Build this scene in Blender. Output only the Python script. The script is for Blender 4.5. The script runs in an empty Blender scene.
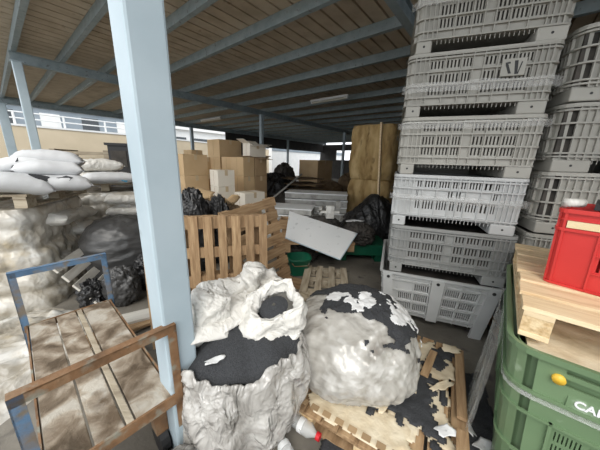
import bpy, math, random
from mathutils import Vector, Matrix, Euler, noise
random.seed(7)
PI = math.pi
SC = bpy.context.scene
COL = SC.collection
# ------------------------------------------------------------------ camera
F = 245.0; EYE = 1.62
def _n(v): return Vector(v).normalized()
_zc = -_n((-28, 955, F)); _yc = Vector((0, 0, 1)) - _zc.z * _zc; _yc.normalize(); _xc = _yc.cross(_zc)
RW = Matrix((_xc, _yc, _zc))                      # camera (x right, y down, z forward) -> world
cd = bpy.data.cameras.new('camera'); cam = bpy.data.objects.new('camera', cd); COL.objects.link(cam)
cd.sensor_width = 36; cd.lens = F / 600 * 36; cd.clip_start = .02; cd.clip_end = 200
m3 = Matrix((RW @ Vector((1, 0, 0)), RW @ Vector((0, -1, 0)), RW @ Vector((0, 0, -1)))).transposed()
cam.matrix_world = Matrix.Translation((0, 0, EYE)) @ m3.to_4x4()
SC.camera = cam
# sight lines used to measure where things stand in the yard
def ray(x, y): return RW @ Vector((x - 300, y - 225, F))
def gz(x, y, z=0): d = ray(x, y); return Vector((0, 0, EYE)) + d * ((z - EYE) / d.z)
def gy(x, y, Y): d = ray(x, y); return Vector((0, 0, EYE)) + d * (Y / d.y)
A51 = math.radians(-51)
U = Vector((math.sin(A51), math.cos(A51), 0)); V = Vector((U.y, -U.x, 0))      # along the purlins / along the rafters
SHED = math.atan2(V.y, V.x)                        # heading of V
def shed(s, t, z=0): p = U * s + V * t; return Vector((p.x, p.y, z))
# ------------------------------------------------------------------ materials
MATS = {}
def pm(name, cols, scale=6, rough=.7, bump=0, bscale=None, stretch=(1, 1, 1), metal=0, detail=6, alpha=None, spots=None, rv=0, spec=.5, r2=None, dist=0, lo=.3, hi=.7, crumple=None):
    m = bpy.data.materials.new(name); m.use_nodes = True; nt = m.node_tree; N = nt.nodes; L = nt.links
    b = N['Principled BSDF']; b.inputs['Roughness'].default_value = rough; b.inputs['Metallic'].default_value = metal
    b.inputs['Specular IOR Level'].default_value = spec
    tc = N.new('ShaderNodeTexCoord'); mp = N.new('ShaderNodeMapping'); mp.inputs['Scale'].default_value = stretch
    L.new(tc.outputs['Object'], mp.inputs['Vector'])
    oi = N.new('ShaderNodeObjectInfo'); vm = N.new('ShaderNodeVectorMath'); vm.operation = 'SCALE'; vm.inputs[0].default_value = (17, 31, 23)
    L.new(oi.outputs['Random'], vm.inputs['Scale']); L.new(vm.outputs[0], mp.inputs['Location'])
    nz = N.new('ShaderNodeTexNoise'); nz.inputs['Scale'].default_value = scale; nz.inputs['Detail'].default_value = detail; nz.inputs['Distortion'].default_value = dist
    L.new(mp.outputs[0], nz.inputs['Vector'])
    rp = N.new('ShaderNodeValToRGB'); e = rp.color_ramp.elements
    n = len(cols)
    for i, c in enumerate(cols):
        p = lo + (hi - lo) * (i / max(1, n - 1))
        if i < 2: e[i].position = p; q = e[i]
        else: q = e.new(p)
        q.color = (*c, 1)
    if n == 1: e[1].color = (*cols[0], 1)
    L.new(nz.outputs['Fac'], rp.inputs['Fac']); out = rp.outputs['Color']
    if spots:
        sc, c, th = spots
        n2 = N.new('ShaderNodeTexNoise'); n2.inputs['Scale'].default_value = sc; n2.inputs['Detail'].default_value = 5; L.new(mp.outputs[0], n2.inputs['Vector'])
        r3 = N.new('ShaderNodeValToRGB'); r3.color_ramp.elements[0].position = th; r3.color_ramp.elements[1].position = th + .12
        L.new(n2.outputs['Fac'], r3.inputs['Fac'])
        mx = N.new('ShaderNodeMix'); mx.data_type = 'RGBA'; L.new(r3.outputs['Color'], mx.inputs['Factor']); L.new(out, mx.inputs['A']); mx.inputs['B'].default_value = (*c, 1); out = mx.outputs['Result']
    if rv:
        hs = N.new('ShaderNodeHueSaturation'); mr = N.new('ShaderNodeMapRange'); mr.inputs['To Min'].default_value = 1 - rv; mr.inputs['To Max'].default_value = 1 + rv
        L.new(oi.outputs['Random'], mr.inputs['Value']); L.new(mr.outputs[0], hs.inputs['Value']); L.new(out, hs.inputs['Color']); out = hs.outputs['Color']
    L.new(out, b.inputs['Base Color'])
    if crumple:
        sc, st = crumple; prev = None
        wn = N.new('ShaderNodeTexNoise'); wn.inputs['Scale'].default_value = sc*.5; wn.inputs['Detail'].default_value = 2; L.new(mp.outputs[0], wn.inputs['Vector'])
        wa = N.new('ShaderNodeVectorMath'); wa.operation = 'MULTIPLY_ADD'; wa.inputs[1].default_value = (.35, .35, .35); L.new(wn.outputs['Color'], wa.inputs[0]); L.new(mp.outputs[0], wa.inputs[2])
        for q, w_ in ((sc, .035), (sc*2.6, .016), (sc*6, .007)):
            vo = N.new('ShaderNodeTexVoronoi'); vo.inputs['Scale'].default_value = q; L.new(wa.outputs[0], vo.inputs['Vector'])
            bp = N.new('ShaderNodeBump'); bp.inputs['Strength'].default_value = st; bp.inputs['Distance'].default_value = w_; L.new(vo.outputs['Distance'], bp.inputs['Height'])
            if prev: L.new(prev.outputs[0], bp.inputs['Normal'])
            prev = bp
        L.new(prev.outputs[0], b.inputs['Normal'])
    elif bump:
        nb = N.new('ShaderNodeTexNoise'); nb.inputs['Scale'].default_value = bscale or scale * 3; nb.inputs['Detail'].default_value = 6; nb.inputs['Distortion'].default_value = dist
        L.new(mp.outputs[0], nb.inputs['Vector'])
        bp = N.new('ShaderNodeBump'); bp.inputs['Strength'].default_value = bump; bp.inputs['Distance'].default_value = .02
        L.new(nb.outputs['Fac'], bp.inputs['Height']); L.new(bp.outputs[0], b.inputs['Normal'])
    if alpha is not None: b.inputs['Alpha'].default_value = alpha
    MATS[name] = m; return m
concrete = pm('concrete', [(.10, .092, .078), (.17, .155, .13), (.24, .22, .185)], 1.6, .9, .25, 30, spots=(5, (.065, .06, .055), .6))
steel = pm('painted_steel', [(.42, .52, .58), (.50, .60, .66)], 3, .5, .05, spots=(7, (.36, .42, .45), .66))
purl = pm('weathered_steel', [(.25, .32, .35), (.36, .43, .46)], 8, .55, .05, spots=(16, (.18, .2, .2), .6))
sheet_roof = pm('roof_sheet', [(.44, .365, .265), (.55, .46, .35), (.60, .515, .40)], 3, .8, .05, spots=(5, (.3, .22, .14), .66))
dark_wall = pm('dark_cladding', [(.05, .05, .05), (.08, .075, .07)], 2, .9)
stucco = pm('beige_stucco', [(.60, .51, .37), (.68, .58, .43)], 1.2, .95, .1, 40)
white_p = pm('white_paint', [(.75, .77, .78), (.82, .83, .83)], 3, .6)
pale_blue = pm('pale_blue_facade', [(.22, .27, .32), (.30, .35, .40)], 1, .7)
yellow_p = pm('yellow_door_paint', [(.62, .45, .12), (.70, .52, .18)], 2, .6)
wood = pm('pallet_wood', [(.23, .14, .07), (.35, .225, .12), (.45, .31, .175)], 5, .8, .25, 14, stretch=(1, 7, 7), rv=.18)
wood_new = pm('fresh_pine', [(.68, .49, .27), (.82, .64, .40), (.88, .72, .48)], 5, .75, .2, 14, stretch=(1, 7, 7), rv=.1)
wood_old = pm('grey_weathered_wood', [(.26, .21, .15), (.40, .34, .25), (.50, .44, .34)], 4, .85, .3, 14, stretch=(1, 6, 6), rv=.15)
wood_white = pm('bleached_wood', [(.55, .52, .46), (.72, .70, .64)], 4, .8, .2, 14, stretch=(1, 6, 6), rv=.1)
chip = pm('chipboard_block', [(.52, .35, .17), (.70, .52, .30), (.80, .64, .40)], 45, .9, .4, 60)
deck_w = pm('dirty_deck_wood', [(.10, .07, .042), (.24, .185, .13), (.40, .34, .265), (.52, .48, .41)], 7, .85, .4, 24, stretch=(1, 1, 1), spots=(4.2, (.13, .09, .055), .53), rv=.12, dist=.6, lo=.34, hi=.64)
rust = pm('rusty_angle_iron', [(.13, .075, .04), (.25, .135, .065), (.30, .21, .13)], 9, .7, .3, 40, metal=.2, spots=(11, (.27, .27, .22), .52))
blue_rust = pm('worn_blue_paint', [(.07, .14, .24), (.11, .20, .32), (.2, .16, .12)], 9, .6, .2, 40, spots=(14, (.2, .17, .13), .54))
crate_g = pm('grey_crate_plastic', [(.335, .325, .29), (.40, .39, .35)], 4, .5, rv=.10)
crate_w = pm('pale_crate_plastic', [(.48, .49, .485), (.56, .57, .565)], 4, .5, rv=.04)
crate_d = pm('dark_grey_crate_plastic', [(.27, .275, .265), (.34, .345, .335)], 4, .5, rv=.04)
crate_in = pm('crate_inside', [(.20, .195, .18)], 3, .7)
green_p = pm('green_bin_plastic', [(.135, .215, .115), (.175, .265, .145)], 3, .35, spots=(9, (.33, .42, .30), .63))
green_d = pm('dark_green_plastic', [(.005, .09, .05), (.012, .14, .075)], 3, .4)
red_p = pm('red_crate_plastic', [(.56, .030, .028), (.66, .045, .04)], 3, .4)
yellow = pm('yellow_plastic', [(.80, .50, .05)], 3, .4)
paper_y = pm('buff_paper', [(.78, .62, .36), (.84, .70, .45)], 8, .8)
film = pm('crumpled_film', [(.28, .265, .24), (.40, .385, .35), (.50, .485, .45), (.62, .61, .58)], 3.2, .14, dist=2.2, spec=.9, lo=.3, hi=.7, detail=3, crumple=(3.6, .7))
film_g = pm('grey_clear_film', [(.24, .23, .21), (.36, .345, .32), (.46, .445, .42), (.58, .57, .54)], 4, .16, dist=2.0, spec=.9, lo=.3, hi=.68, detail=4, crumple=(7, .9), stretch=(1, 1, .7))
film_t = pm('dusty_film', [(.26, .23, .18), (.42, .38, .31), (.54, .51, .45), (.66, .65, .61)], 3.4, .22, crumple=(4, .5), spec=.8, dist=1.0, spots=(2.6, (.52, .43, .28), .62), lo=.3, hi=.66)
film_clear = pm('thin_film', [(.75, .77, .74), (.88, .89, .87)], 4, .15, .6, 14, dist=1.0, alpha=.28)
stretch = pm('stretch_band', [(.8, .8, .78)], 3, .10, .4, 22, alpha=.25, stretch=(.3, .3, 2))
white_sack = pm('white_sack', [(.54, .55, .56), (.68, .69, .70)], 3, .55, .15, 22)
white_torn = pm('white_torn_film', [(.72, .73, .73), (.84, .85, .85)], 5, .4, .2, 20)
woven = pm('cream_sack', [(.68, .66, .61), (.80, .79, .75)], 3, .45, crumple=(7, .5))
granule = pm('charcoal_granules', [(.028, .030, .034), (.055, .058, .063)], 120, .85, .5, 160)
black_bag = pm('black_bag', [(.012, .012, .013), (.03, .03, .031)], 4, .28, crumple=(7, .6))
grey_bag = pm('dark_grey_bag', [(.04, .04, .04), (.075, .075, .075)], 4, .35, .4, 8, stretch=(1, 1, 3), dist=.5)
card = pm('cardboard', [(.56, .39, .215), (.66, .48, .28)], 3, .85, .05, rv=.14)
card_w = pm('pale_cardboard', [(.74, .68, .57), (.82, .76, .66)], 3, .8, rv=.06)
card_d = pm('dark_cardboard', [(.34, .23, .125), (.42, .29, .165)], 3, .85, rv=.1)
card_iv = pm('torn_ivory_board', [(.58, .47, .31), (.72, .62, .45), (.78, .70, .54)], 9, .85, .3, 30)
tape = pm('brown_tape', [(.60, .47, .30)], 3, .3)
panel_w = pm('grey_white_panel', [(.78, .80, .80), (.86, .87, .87)], 2, .5, spots=(8, (.52, .54, .54), .6))
slab_m = pm('grey_slab', [(.22, .215, .20), (.38, .375, .35), (.48, .475, .45)], 7, .6, rv=.2)
wool = pm('yellow_mineral_wool', [(.28, .165, .06), (.54, .37, .16), (.72, .54, .28)], 5, .9, .9, 9, spots=(7, (.24, .15, .06), .6),  stretch=(1, 1, .35), dist=.6)
junk = pm('dark_junk', [(.03, .028, .025), (.08, .07, .06)], 6, .8, .4, 12)
brown_j = pm('brown_bales', [(.09, .06, .035), (.17, .115, .065)], 5, .85, .4, 10, rv=.2)
clearp = pm('clear_bottle', [(.62, .64, .63), (.75, .76, .75)], 5, .1, .3, 20, alpha=.45)
red_cap = pm('red_cap', [(.62, .02, .03)], 3, .35)
blue_ink = pm('blue_print', [(.10, .33, .52)], 8, .5)
black_p = pm('black_plastic', [(.02, .02, .021)], 3, .5)
tube_m = pm('lamp_tube', [(.62, .60, .52)], 3, .4)
glass_d = pm('window_pane', [(.05, .06, .07)], 3, .1)
# ------------------------------------------------------------------ mesh builder
class MB:
    def __init__(s): s.v = []; s.f = []
    def quad(s, a, b, c, d): n = len(s.v); s.v += [tuple(a), tuple(b), tuple(c), tuple(d)]; s.f.append((n, n+1, n+2, n+3)); return s
    def hexa(s, p):
        n = len(s.v); s.v += [tuple(q) for q in p]
        for f in ((0, 3, 2, 1), (4, 5, 6, 7), (0, 1, 5, 4), (1, 2, 6, 5), (2, 3, 7, 6), (3, 0, 4, 7)): s.f.append(tuple(n + i for i in f))
        return s
    def box(s, x0, x1, y0, y1, z0, z1, M=None):
        p = [Vector(q) for q in ((x0, y0, z0), (x1, y0, z0), (x1, y1, z0), (x0, y1, z0), (x0, y0, z1), (x1, y0, z1), (x1, y1, z1), (x0, y1, z1))]
        if M: p = [M @ q for q in p]
        return s.hexa(p)
    def grid(s, P, cu=False, cv=False):
        n0 = len(s.v); nu = len(P); nv = len(P[0])
        for r in P: s.v += [tuple(q) for q in r]
        for i in range(nu if cu else nu - 1):
            for j in range(nv if cv else nv - 1):
                i2 = (i + 1) % nu; j2 = (j + 1) % nv
                s.f.append((n0 + i*nv + j, n0 + i2*nv + j, n0 + i2*nv + j2, n0 + i*nv + j2))
        return s
    def tube(s, path, r, n=8):
        P = []
        for k, p in enumerate(path):
            p = Vector(p); a = Vector(path[max(0, k-1)]); b = Vector(path[min(len(path)-1, k+1)]); d = (b - a).normalized()
            x = d.orthogonal().normalized() if k == 0 else (x - d * x.dot(d)).normalized(); y = d.cross(x)
            rr = r[k] if isinstance(r, (list, tuple)) else r
            P.append([p + (x*math.cos(2*PI*i/n) + y*math.sin(2*PI*i/n))*rr for i in range(n)])
        n0 = len(s.v); s.grid(P, False, True); s.f.append(tuple(n0 + i for i in range(n))[::-1]); m = len(s.v); s.f.append(tuple(m - n + i for i in range(n)))
        return s
    def poly(s, pts, h, M=None):                  # flat outline with thickness h in z
        n = len(s.v); k = len(pts); q = [Vector((p[0], p[1], 0)) for p in pts] + [Vector((p[0], p[1], h)) for p in pts]
        if M: q = [M @ p for p in q]
        s.v += [tuple(p) for p in q]; s.f.append(tuple(n + i for i in range(k))[::-1]); s.f.append(tuple(n + k + i for i in range(k)))
        for i in range(k): j = (i+1) % k; s.f.append((n+i, n+j, n+k+j, n+k+i))
        return s
    def build(s, name, mat, parent=None, smooth=False, solid=0, bevel=0, fix=True):
        me = bpy.data.meshes.new(name); me.from_pydata(s.v, [], s.f); me.validate()
        if fix:
            import bmesh
            b = bmesh.new(); b.from_mesh(me); bmesh.ops.remove_doubles(b, verts=b.verts, dist=1e-5); bmesh.ops.recalc_face_normals(b, faces=b.faces); b.to_mesh(me); b.free()
        me.materials.append(mat)
        if smooth:
            for p in me.polygons: p.use_smooth = True
        o = bpy.data.objects.new(name, me); COL.objects.link(o)
        if parent: o.parent = parent
        if solid: md = o.modifiers.new('solid', 'SOLIDIFY'); md.thickness = solid; md.offset = 0
        if bevel: md = o.modifiers.new('bevel', 'BEVEL'); md.width = bevel; md.segments = 2; md.limit_method = 'ANGLE'
        return o
def tag(o, label, cat, group=None, kind=None):
    o['label'] = label; o['category'] = cat
    if group: o['group'] = group
    if kind: o['kind'] = kind
    return o
def thing(name, label, cat, loc=(0, 0, 0), rot=(0, 0, 0), group=None):
    o = bpy.data.objects.new(name, None); COL.objects.link(o); o.location = loc; o.rotation_euler = rot if isinstance(rot, (tuple, list, Euler)) else (0, 0, rot); o.empty_display_size = .1
    return tag(o, label, cat, group)
def struct(name, mb, mat, label=None, **k):
    o = mb.build(name, mat, **k); o['kind'] = 'structure'
    if label: o['label'] = label
    return o
def clone(o, parent=None):
    c = o.copy(); COL.objects.link(c)
    if parent: c.parent = parent
    for ch in list(o.children): clone(ch, c)
    return c
def ns(x, y, z): return noise.noise(Vector((x, y, z)))
def ridge(x, y, z, sd=0):
    a = 0; w = 1
    for k in range(4):
        f = 2.1**k; a += w*(.5 - abs(ns(x*f + sd*3.7, y*f - sd, z*f + sd*1.3))*1.6); w *= .52
    return a
def xform(o, loc, rz=0): o.location = loc; o.rotation_euler = (0, 0, rz); return o
def MS(s0, t0, z0=0): return Matrix.Translation(shed(s0, t0, z0)) @ Matrix(((V.x, -U.x, 0, 0), (V.y, -U.y, 0, 0), (0, 0, 1, 0), (0, 0, 0, 1)))
SHM = Matrix(((U.x, V.x, 0), (U.y, V.y, 0), (0, 0, 1))).to_4x4()     # (s,t,z) -> world
# ------------------------------------------------------------------ setting
struct('floor', MB().box(-45, 45, -12, 60, -.3, 0), concrete, 'worn grey concrete yard floor')
PB = 3.65                                                     # underside of the purlins
rf = MB(); s = -4.0
while s < 15.9:                                               # trapezoid sheet: flat pans and narrow upstands
    P = []
    for t in (.12, 23.0): P.append([SHM @ Vector((s + ds, t, PB + .16 + dz)) for ds, dz in ((0, 0), (.205, 0), (.212, .045), (.236, .045), (.243, 0))])
    rf.grid(P); s += .243
struct('ceiling', rf, sheet_roof, 'brown ribbed sheet roof underside', solid=.004)
tl = [.67, 1.40, 2.22, 3.17, 4.30, 5.40, 6.55, 7.85, 9.0, 10.2, 11.4, 12.6, 13.8, 15.1, 16.5, 18, 19.5, 21, 22.6]
for i, t in enumerate(tl):
    b = MB(); w = .04
    b.box(-4, 15.8, t - w, t + w, PB, PB + .155, SHM)
    struct('trim_%d' % (i + 1), b, purl, 'grey blue steel roof purlin')
for i, s0 in enumerate((1.38, 8.25, 15.2)):
    b = MB(); w = .055; ta = .60 if s0 < 14 else -.9
    b.box(s0 - w, s0 + w, ta, 22.8, PB - .20, PB - .19, SHM); b.box(s0 - w, s0 + w, ta, 22.8, PB - .012, PB, SHM); b.box(s0 - .008, s0 + .008, ta, 22.8, PB - .195, PB - .008, SHM)
    struct('trim_%d' % (len(tl) + 1 + i), b, purl, 'blue grey steel roof rafter')
def post(s0, t0, label, ds=.150, dt=.147, top=PB - .20):
    r = thing('steel_post', label, 'post', shed(s0, t0), SHED)
    MB().box(0, dt, -ds, 0, 0, top).build('shaft', steel, r, bevel=.012)
    if ds != .150 or s0 > 5: MB().box(-.05, dt + .05, -ds - .05, .05, 0, .012).build('base_plate', steel, r)
    MB().box(-.02, dt + .02, -ds - .02, .02, top - .012, top).build('cap_plate', steel, r)
    return r
post(1.255, .372, 'thick pale blue painted steel post in the foreground beside the trolley')
post(8.2, .60, 'pale blue steel post behind the top white sacks on the left')
post(8.2, 7.25, 'blue grey steel post rising behind the cardboard boxes', .14, .14)
post(8.2, 14.1, 'dark blue grey steel post left of the tall yellow bale', .14, .14)
post(15.2, .45, 'pale blue post farthest left at the beige boundary wall', .2, .26)
post(15.2, 7.9, 'slim dark steel post standing at the far eave, left behind the cardboard boxes', .16, .16)
post(15.2, 16.6, 'thin dark post in front of the bright far wall')
# dark far ends of the shed
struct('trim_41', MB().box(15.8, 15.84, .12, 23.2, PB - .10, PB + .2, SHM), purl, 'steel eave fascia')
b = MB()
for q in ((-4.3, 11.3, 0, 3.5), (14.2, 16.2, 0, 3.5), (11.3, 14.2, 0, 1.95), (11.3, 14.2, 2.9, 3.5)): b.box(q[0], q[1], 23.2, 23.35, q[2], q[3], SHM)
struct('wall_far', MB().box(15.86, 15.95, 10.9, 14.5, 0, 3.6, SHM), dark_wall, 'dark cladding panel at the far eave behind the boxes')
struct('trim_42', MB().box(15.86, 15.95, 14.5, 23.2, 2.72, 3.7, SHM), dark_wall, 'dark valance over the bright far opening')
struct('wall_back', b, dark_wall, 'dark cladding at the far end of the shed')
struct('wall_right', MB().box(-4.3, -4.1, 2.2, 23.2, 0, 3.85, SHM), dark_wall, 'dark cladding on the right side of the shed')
# boundary wall across the yard
W0, W1, W2 = Vector((19.8, -7, 0)), Vector((19.9, 7, 0)), Vector((27.5, 42, 0))
def wall_run(mb, a, b, z0, z1, off0, off1):
    d = (b - a).normalized(); nrm = Vector((d.y, -d.x, 0)); nrm = nrm if nrm.x > 0 else -nrm
    p = [a + nrm*off0, b + nrm*off0, b + nrm*off1, a + nrm*off1]
    mb.hexa([SHM @ Vector((q.x, q.y, z0)) for q in p] + [SHM @ Vector((q.x, q.y, z1)) for q in p])
b = MB(); wall_run(b, W0, W1, 0, 3.02, 0, .2); wall_run(b, W1, W2, 0, 3.02, 0, .2); struct('wall_left', b, stucco, 'beige rendered boundary wall across the yard')
b = MB(); wall_run(b, W0, W1, 3.02, 3.12, -.05, .25); wall_run(b, W1, W2, 3.02, 3.12, -.05, .25); struct('trim_40', b, white_p, 'white coping on the boundary wall')
rail = thing('wall_railing', 'white tube railing with short posts on top of the beige boundary wall', 'railing', (0, 0, 0))
b = MB()
for z in (3.42, 3.72): b.tube([SHM @ Vector((19.95, t, z)) for t in (-7, 7)], .035, 6)
b.build('rail', white_p, rail)
for t in [-6.5, -4.6, -2.7, -.8, 1.1, 3.0, 4.9, 6.8]: MB().tube([SHM @ Vector((19.95, t, 3.1)), SHM @ Vector((19.95, t, 3.74))], .05, 6).build('railing_post', white_p, rail)
bl = thing('far_building', 'pale blue and white building beyond the boundary wall', 'building', (0, 0, 0))
MB().box(30, 38, -14, 12, 0, 6.2, SHM).build('facade', pale_blue, bl)
for k in range(9): MB().box(29.94, 30, -12.5 + k*2.6, -11.3 + k*2.6, 3.6, 4.9, SHM).build('window', glass_d if k % 2 else white_p, bl)
b = MB(); b.box(29.8, 30, -14, 12, 5.3, 5.6, SHM); b.build('cornice', white_p, bl)
bw = thing('white_hall', 'long white building with dark ribbon windows above the far wall', 'building', (0, 0, 0))
MB().box(33, 40, 13, 34, 0, 5.6, SHM).build('facade', white_p, bw)
for k in range(6): MB().box(32.94, 33, 14 + k*3.2, 16.6 + k*3.2, 3.5, 4.3, SHM).build('ribbon_window', glass_d, bw)
MB().box(32.6, 33, 13, 34, 5.2, 5.6, SHM).build('fascia', white_p, bw)
# far white annex wall seen through the dark shed, with its yellow door
an = thing('white_annex', 'bright white low building with yellow door seen through the dark shed', 'building', (0, 0, 0))
b = MB(); wall_run(b, Vector((20.6, 19.5, 0)), Vector((20.0, 34, 0)), 0, 3.3, -.6, -.1); b.build('facade', white_p, an)
b = MB(); wall_run(b, Vector((20.6, 19.5, 0)), Vector((20.0, 34, 0)), 2.75, 3.1, -.66, -.6); b.build('ribbon_window', pale_blue, an)
b = MB(); wall_run(b, Vector((20.42, 25.3, 0)), Vector((20.36, 27.2, 0)), 0, 2.4, -.66, -.6); b.build('door', yellow_p, an)
# hanging lamps
def lamp(s0, t0, s1, t1, label):
    r = thing('fluorescent_batten', label, 'lamp', shed(s0, t0, PB - .06), 0)
    d = shed(s1, t1) - shed(s0, t0); L_ = d.length; r.rotation_euler = (0, 0, math.atan2(d.y, d.x))
    MB().box(0, L_, -.05, .05, 0, .06).build('housing', white_p, r); MB().tube([(.05, 0, -.03), (L_ - .05, 0, -.03)], .03, 8).build('lamp_tube', tube_m, r)
    for x in (.03, L_ - .03): MB().box(x - .02, x + .02, -.03, .03, -.05, 0).build('end_holder', white_p, r)
lamp(5.5, 7.2, 4.1, 7.2, 'unlit fluorescent batten under the roof, nearest the grey crates')
lamp(13.0, 7.45, 11.2, 7.45, 'unlit fluorescent batten under the roof behind the big blue post')
# ------------------------------------------------------------------ generic makers
def rect_perimeter(W, D, r, na=4):
    segs = []                                                   # breakpoints (p, x, y, nx, ny), side starts
    p = 0; out = []; starts = []
    cs = [(W/2 - r, -D/2 + r, -90), (W/2 - r, D/2 - r, 0), (-W/2 + r, D/2 - r, 90), (-W/2 + r, -D/2 + r, 180)]
    Ls = [W - 2*r, D - 2*r, W - 2*r, D - 2*r]
    al = r*PI/2
    tot = sum(Ls) + 4*al
    def P(p):
        p = p % tot; k = 0
        for k in range(4):
            cx, cy, a0 = cs[k]; pr = cs[k - 1]
            if p <= Ls[k] + 1e-9:
                a = math.radians(a0); nx, ny = math.cos(a), math.sin(a); tx, ty = -ny, nx
                bx, by = (cx + nx*r - tx*Ls[k], cy + ny*r - ty*Ls[k])
                return bx + tx*p, by + ty*p, nx, ny
            p -= Ls[k]
            if p <= al + 1e-9:
                a = math.radians(a0 + 90*p/al); return cx + r*math.cos(a), cy + r*math.sin(a), math.cos(a), math.sin(a)
            p -= al
        return P(0)
    q = 0
    for k in range(4): starts.append((q, Ls[k])); q += Ls[k] + al
    arcs = []; q = 0
    for k in range(4): arcs += [q + Ls[k] + al*i/na for i in range(na + 1)]; q += Ls[k] + al
    return P, tot, starts, arcs, al
class Shell:                                                    # tapered tub with rounded corners, slots, ribs
    def __init__(s, W, D, H, r, taper):
        s.P, s.tot, s.starts, s.arcs, s.al = rect_perimeter(W, D, r); s.H = H; s.tp = taper; s.W = W; s.D = D
    def pt(s, p, z, d=0):
        x, y, nx, ny = s.P(p); k = (s.H - z)/s.H*s.tp
        x -= k*(1 if x > 0 else -1)*min(1, abs(x)/(s.W/2 - .1)); y -= k*(1 if y > 0 else -1)*min(1, abs(y)/(s.D/2 - .1))
        return Vector((x + nx*d, y + ny*d, z))
    def wall(s, mb, zs, holes, th=.006, p0=0, p1=None):
        pb = set(round(a, 5) for a in s.arcs); full = p1 is None
        if full: p1 = s.tot
        pb |= {round(p0, 5), round(p1, 5)}
        zb = set(round(z, 5) for z in zs)
        for h in holes: pb |= {round(h[0], 5), round(h[1], 5)}; zb |= {round(h[2], 5), round(h[3], 5)}
        pb = sorted(a for a in pb if p0 - 1e-6 <= a <= p1 + 1e-6); zb = sorted(zb)
        np_, nz_ = len(pb) - 1, len(zb) - 1
        hole = [[False]*nz_ for _ in range(np_)]
        import bisect
        for h in holes:
            i0 = bisect.bisect_left(pb, h[0] - 2e-5); i1 = bisect.bisect_left(pb, h[1] - 2e-5); j0 = bisect.bisect_left(zb, h[2] - 2e-5); j1 = bisect.bisect_left(zb, h[3] - 2e-5)
            for i in range(i0, min(i1, np_)):
                for j in range(j0, min(j1, nz_)): hole[i][j] = True
        O = [[s.pt(p, z) for z in zb] for p in pb]; I = [[s.pt(p, z, -th) for z in zb] for p in pb]
        sol = lambda i, j: 0 <= j < nz_ and (full or 0 <= i < np_) and not hole[i % np_][j]
        for i in range(np_):
            for j in range(nz_):
                if hole[i][j]: continue
                mb.quad(O[i][j], O[i+1][j], O[i+1][j+1], O[i][j+1]); mb.quad(I[i][j], I[i][j+1], I[i+1][j+1], I[i+1][j])
                if not sol(i - 1, j): mb.quad(O[i][j], O[i][j+1], I[i][j+1], I[i][j])
                if not sol(i + 1, j): mb.quad(O[i+1][j], I[i+1][j], I[i+1][j+1], O[i+1][j+1])
                if not sol(i, j - 1): mb.quad(O[i][j], I[i][j], I[i+1][j], O[i+1][j])
                if not sol(i, j + 1): mb.quad(O[i][j+1], O[i+1][j+1], I[i+1][j+1], I[i][j+1])
    def rib(s, mb, p0, p1, z0, z1, d):
        ps = [p0] + [a for a in sorted(s.arcs) if p0 + 1e-4 < a < p1 - 1e-4] + [p1]
        ring = []
        for p in ps: ring.append([s.pt(p, z0, -.001), s.pt(p, z0, d), s.pt(p, z1, d), s.pt(p, z1, -.001)])
        n0 = len(mb.v); mb.grid(ring, False, True)
        if p1 - p0 < s.tot - 1e-4: mb.f.append((n0, n0+1, n0+2, n0+3)); m = len(mb.v); mb.f.append((m-1, m-2, m-3, m-4))
        return mb
# ------------------------------------------------------------------ grey crates
PAT_A = dict(panels=[(.12, .235), (.25, .365), (.38, .455), (.545, .635), (.65, .765), (.78, .885)], rows=[(.175, .235), (.26, .325), (.37, .425)], vr=[0, .035, .075, .11, .243, .372, .46, .54, .642, .772, .89, .925, .965, 1.0], hr=[.098, .155, .245, .345, .44, .462])
PAT_B = dict(panels=[(.15, .20), (.22, .33), (.35, .45), (.47, .52), (.54, .59), (.61, .71), (.73, .80), (.82, .86)], rows=[(.175, .255), (.375, .43)], vr=[0, .04, .08, .12, .21, .34, .46, .53, .60, .72, .81, .88, .92, .96, 1.0], hr=[.115, .27, .36, .44, .462], mid=[(.15, .175), (.44, .49), (.51, .56), (.82, .86)])
PAT_D = dict(r=.09, fl=.24, panels=[(.55, .65), (.67, .77), (.79, .89)], rows=[(.19, .25), (.28, .34), (.37, .42)], vr=[0, .055, .11, .17, .23, .29, .35, .42, .53, .66, .78, .9, .95, 1.0], hr=[.115, .14, .25, .35, .44, .462])
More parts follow.
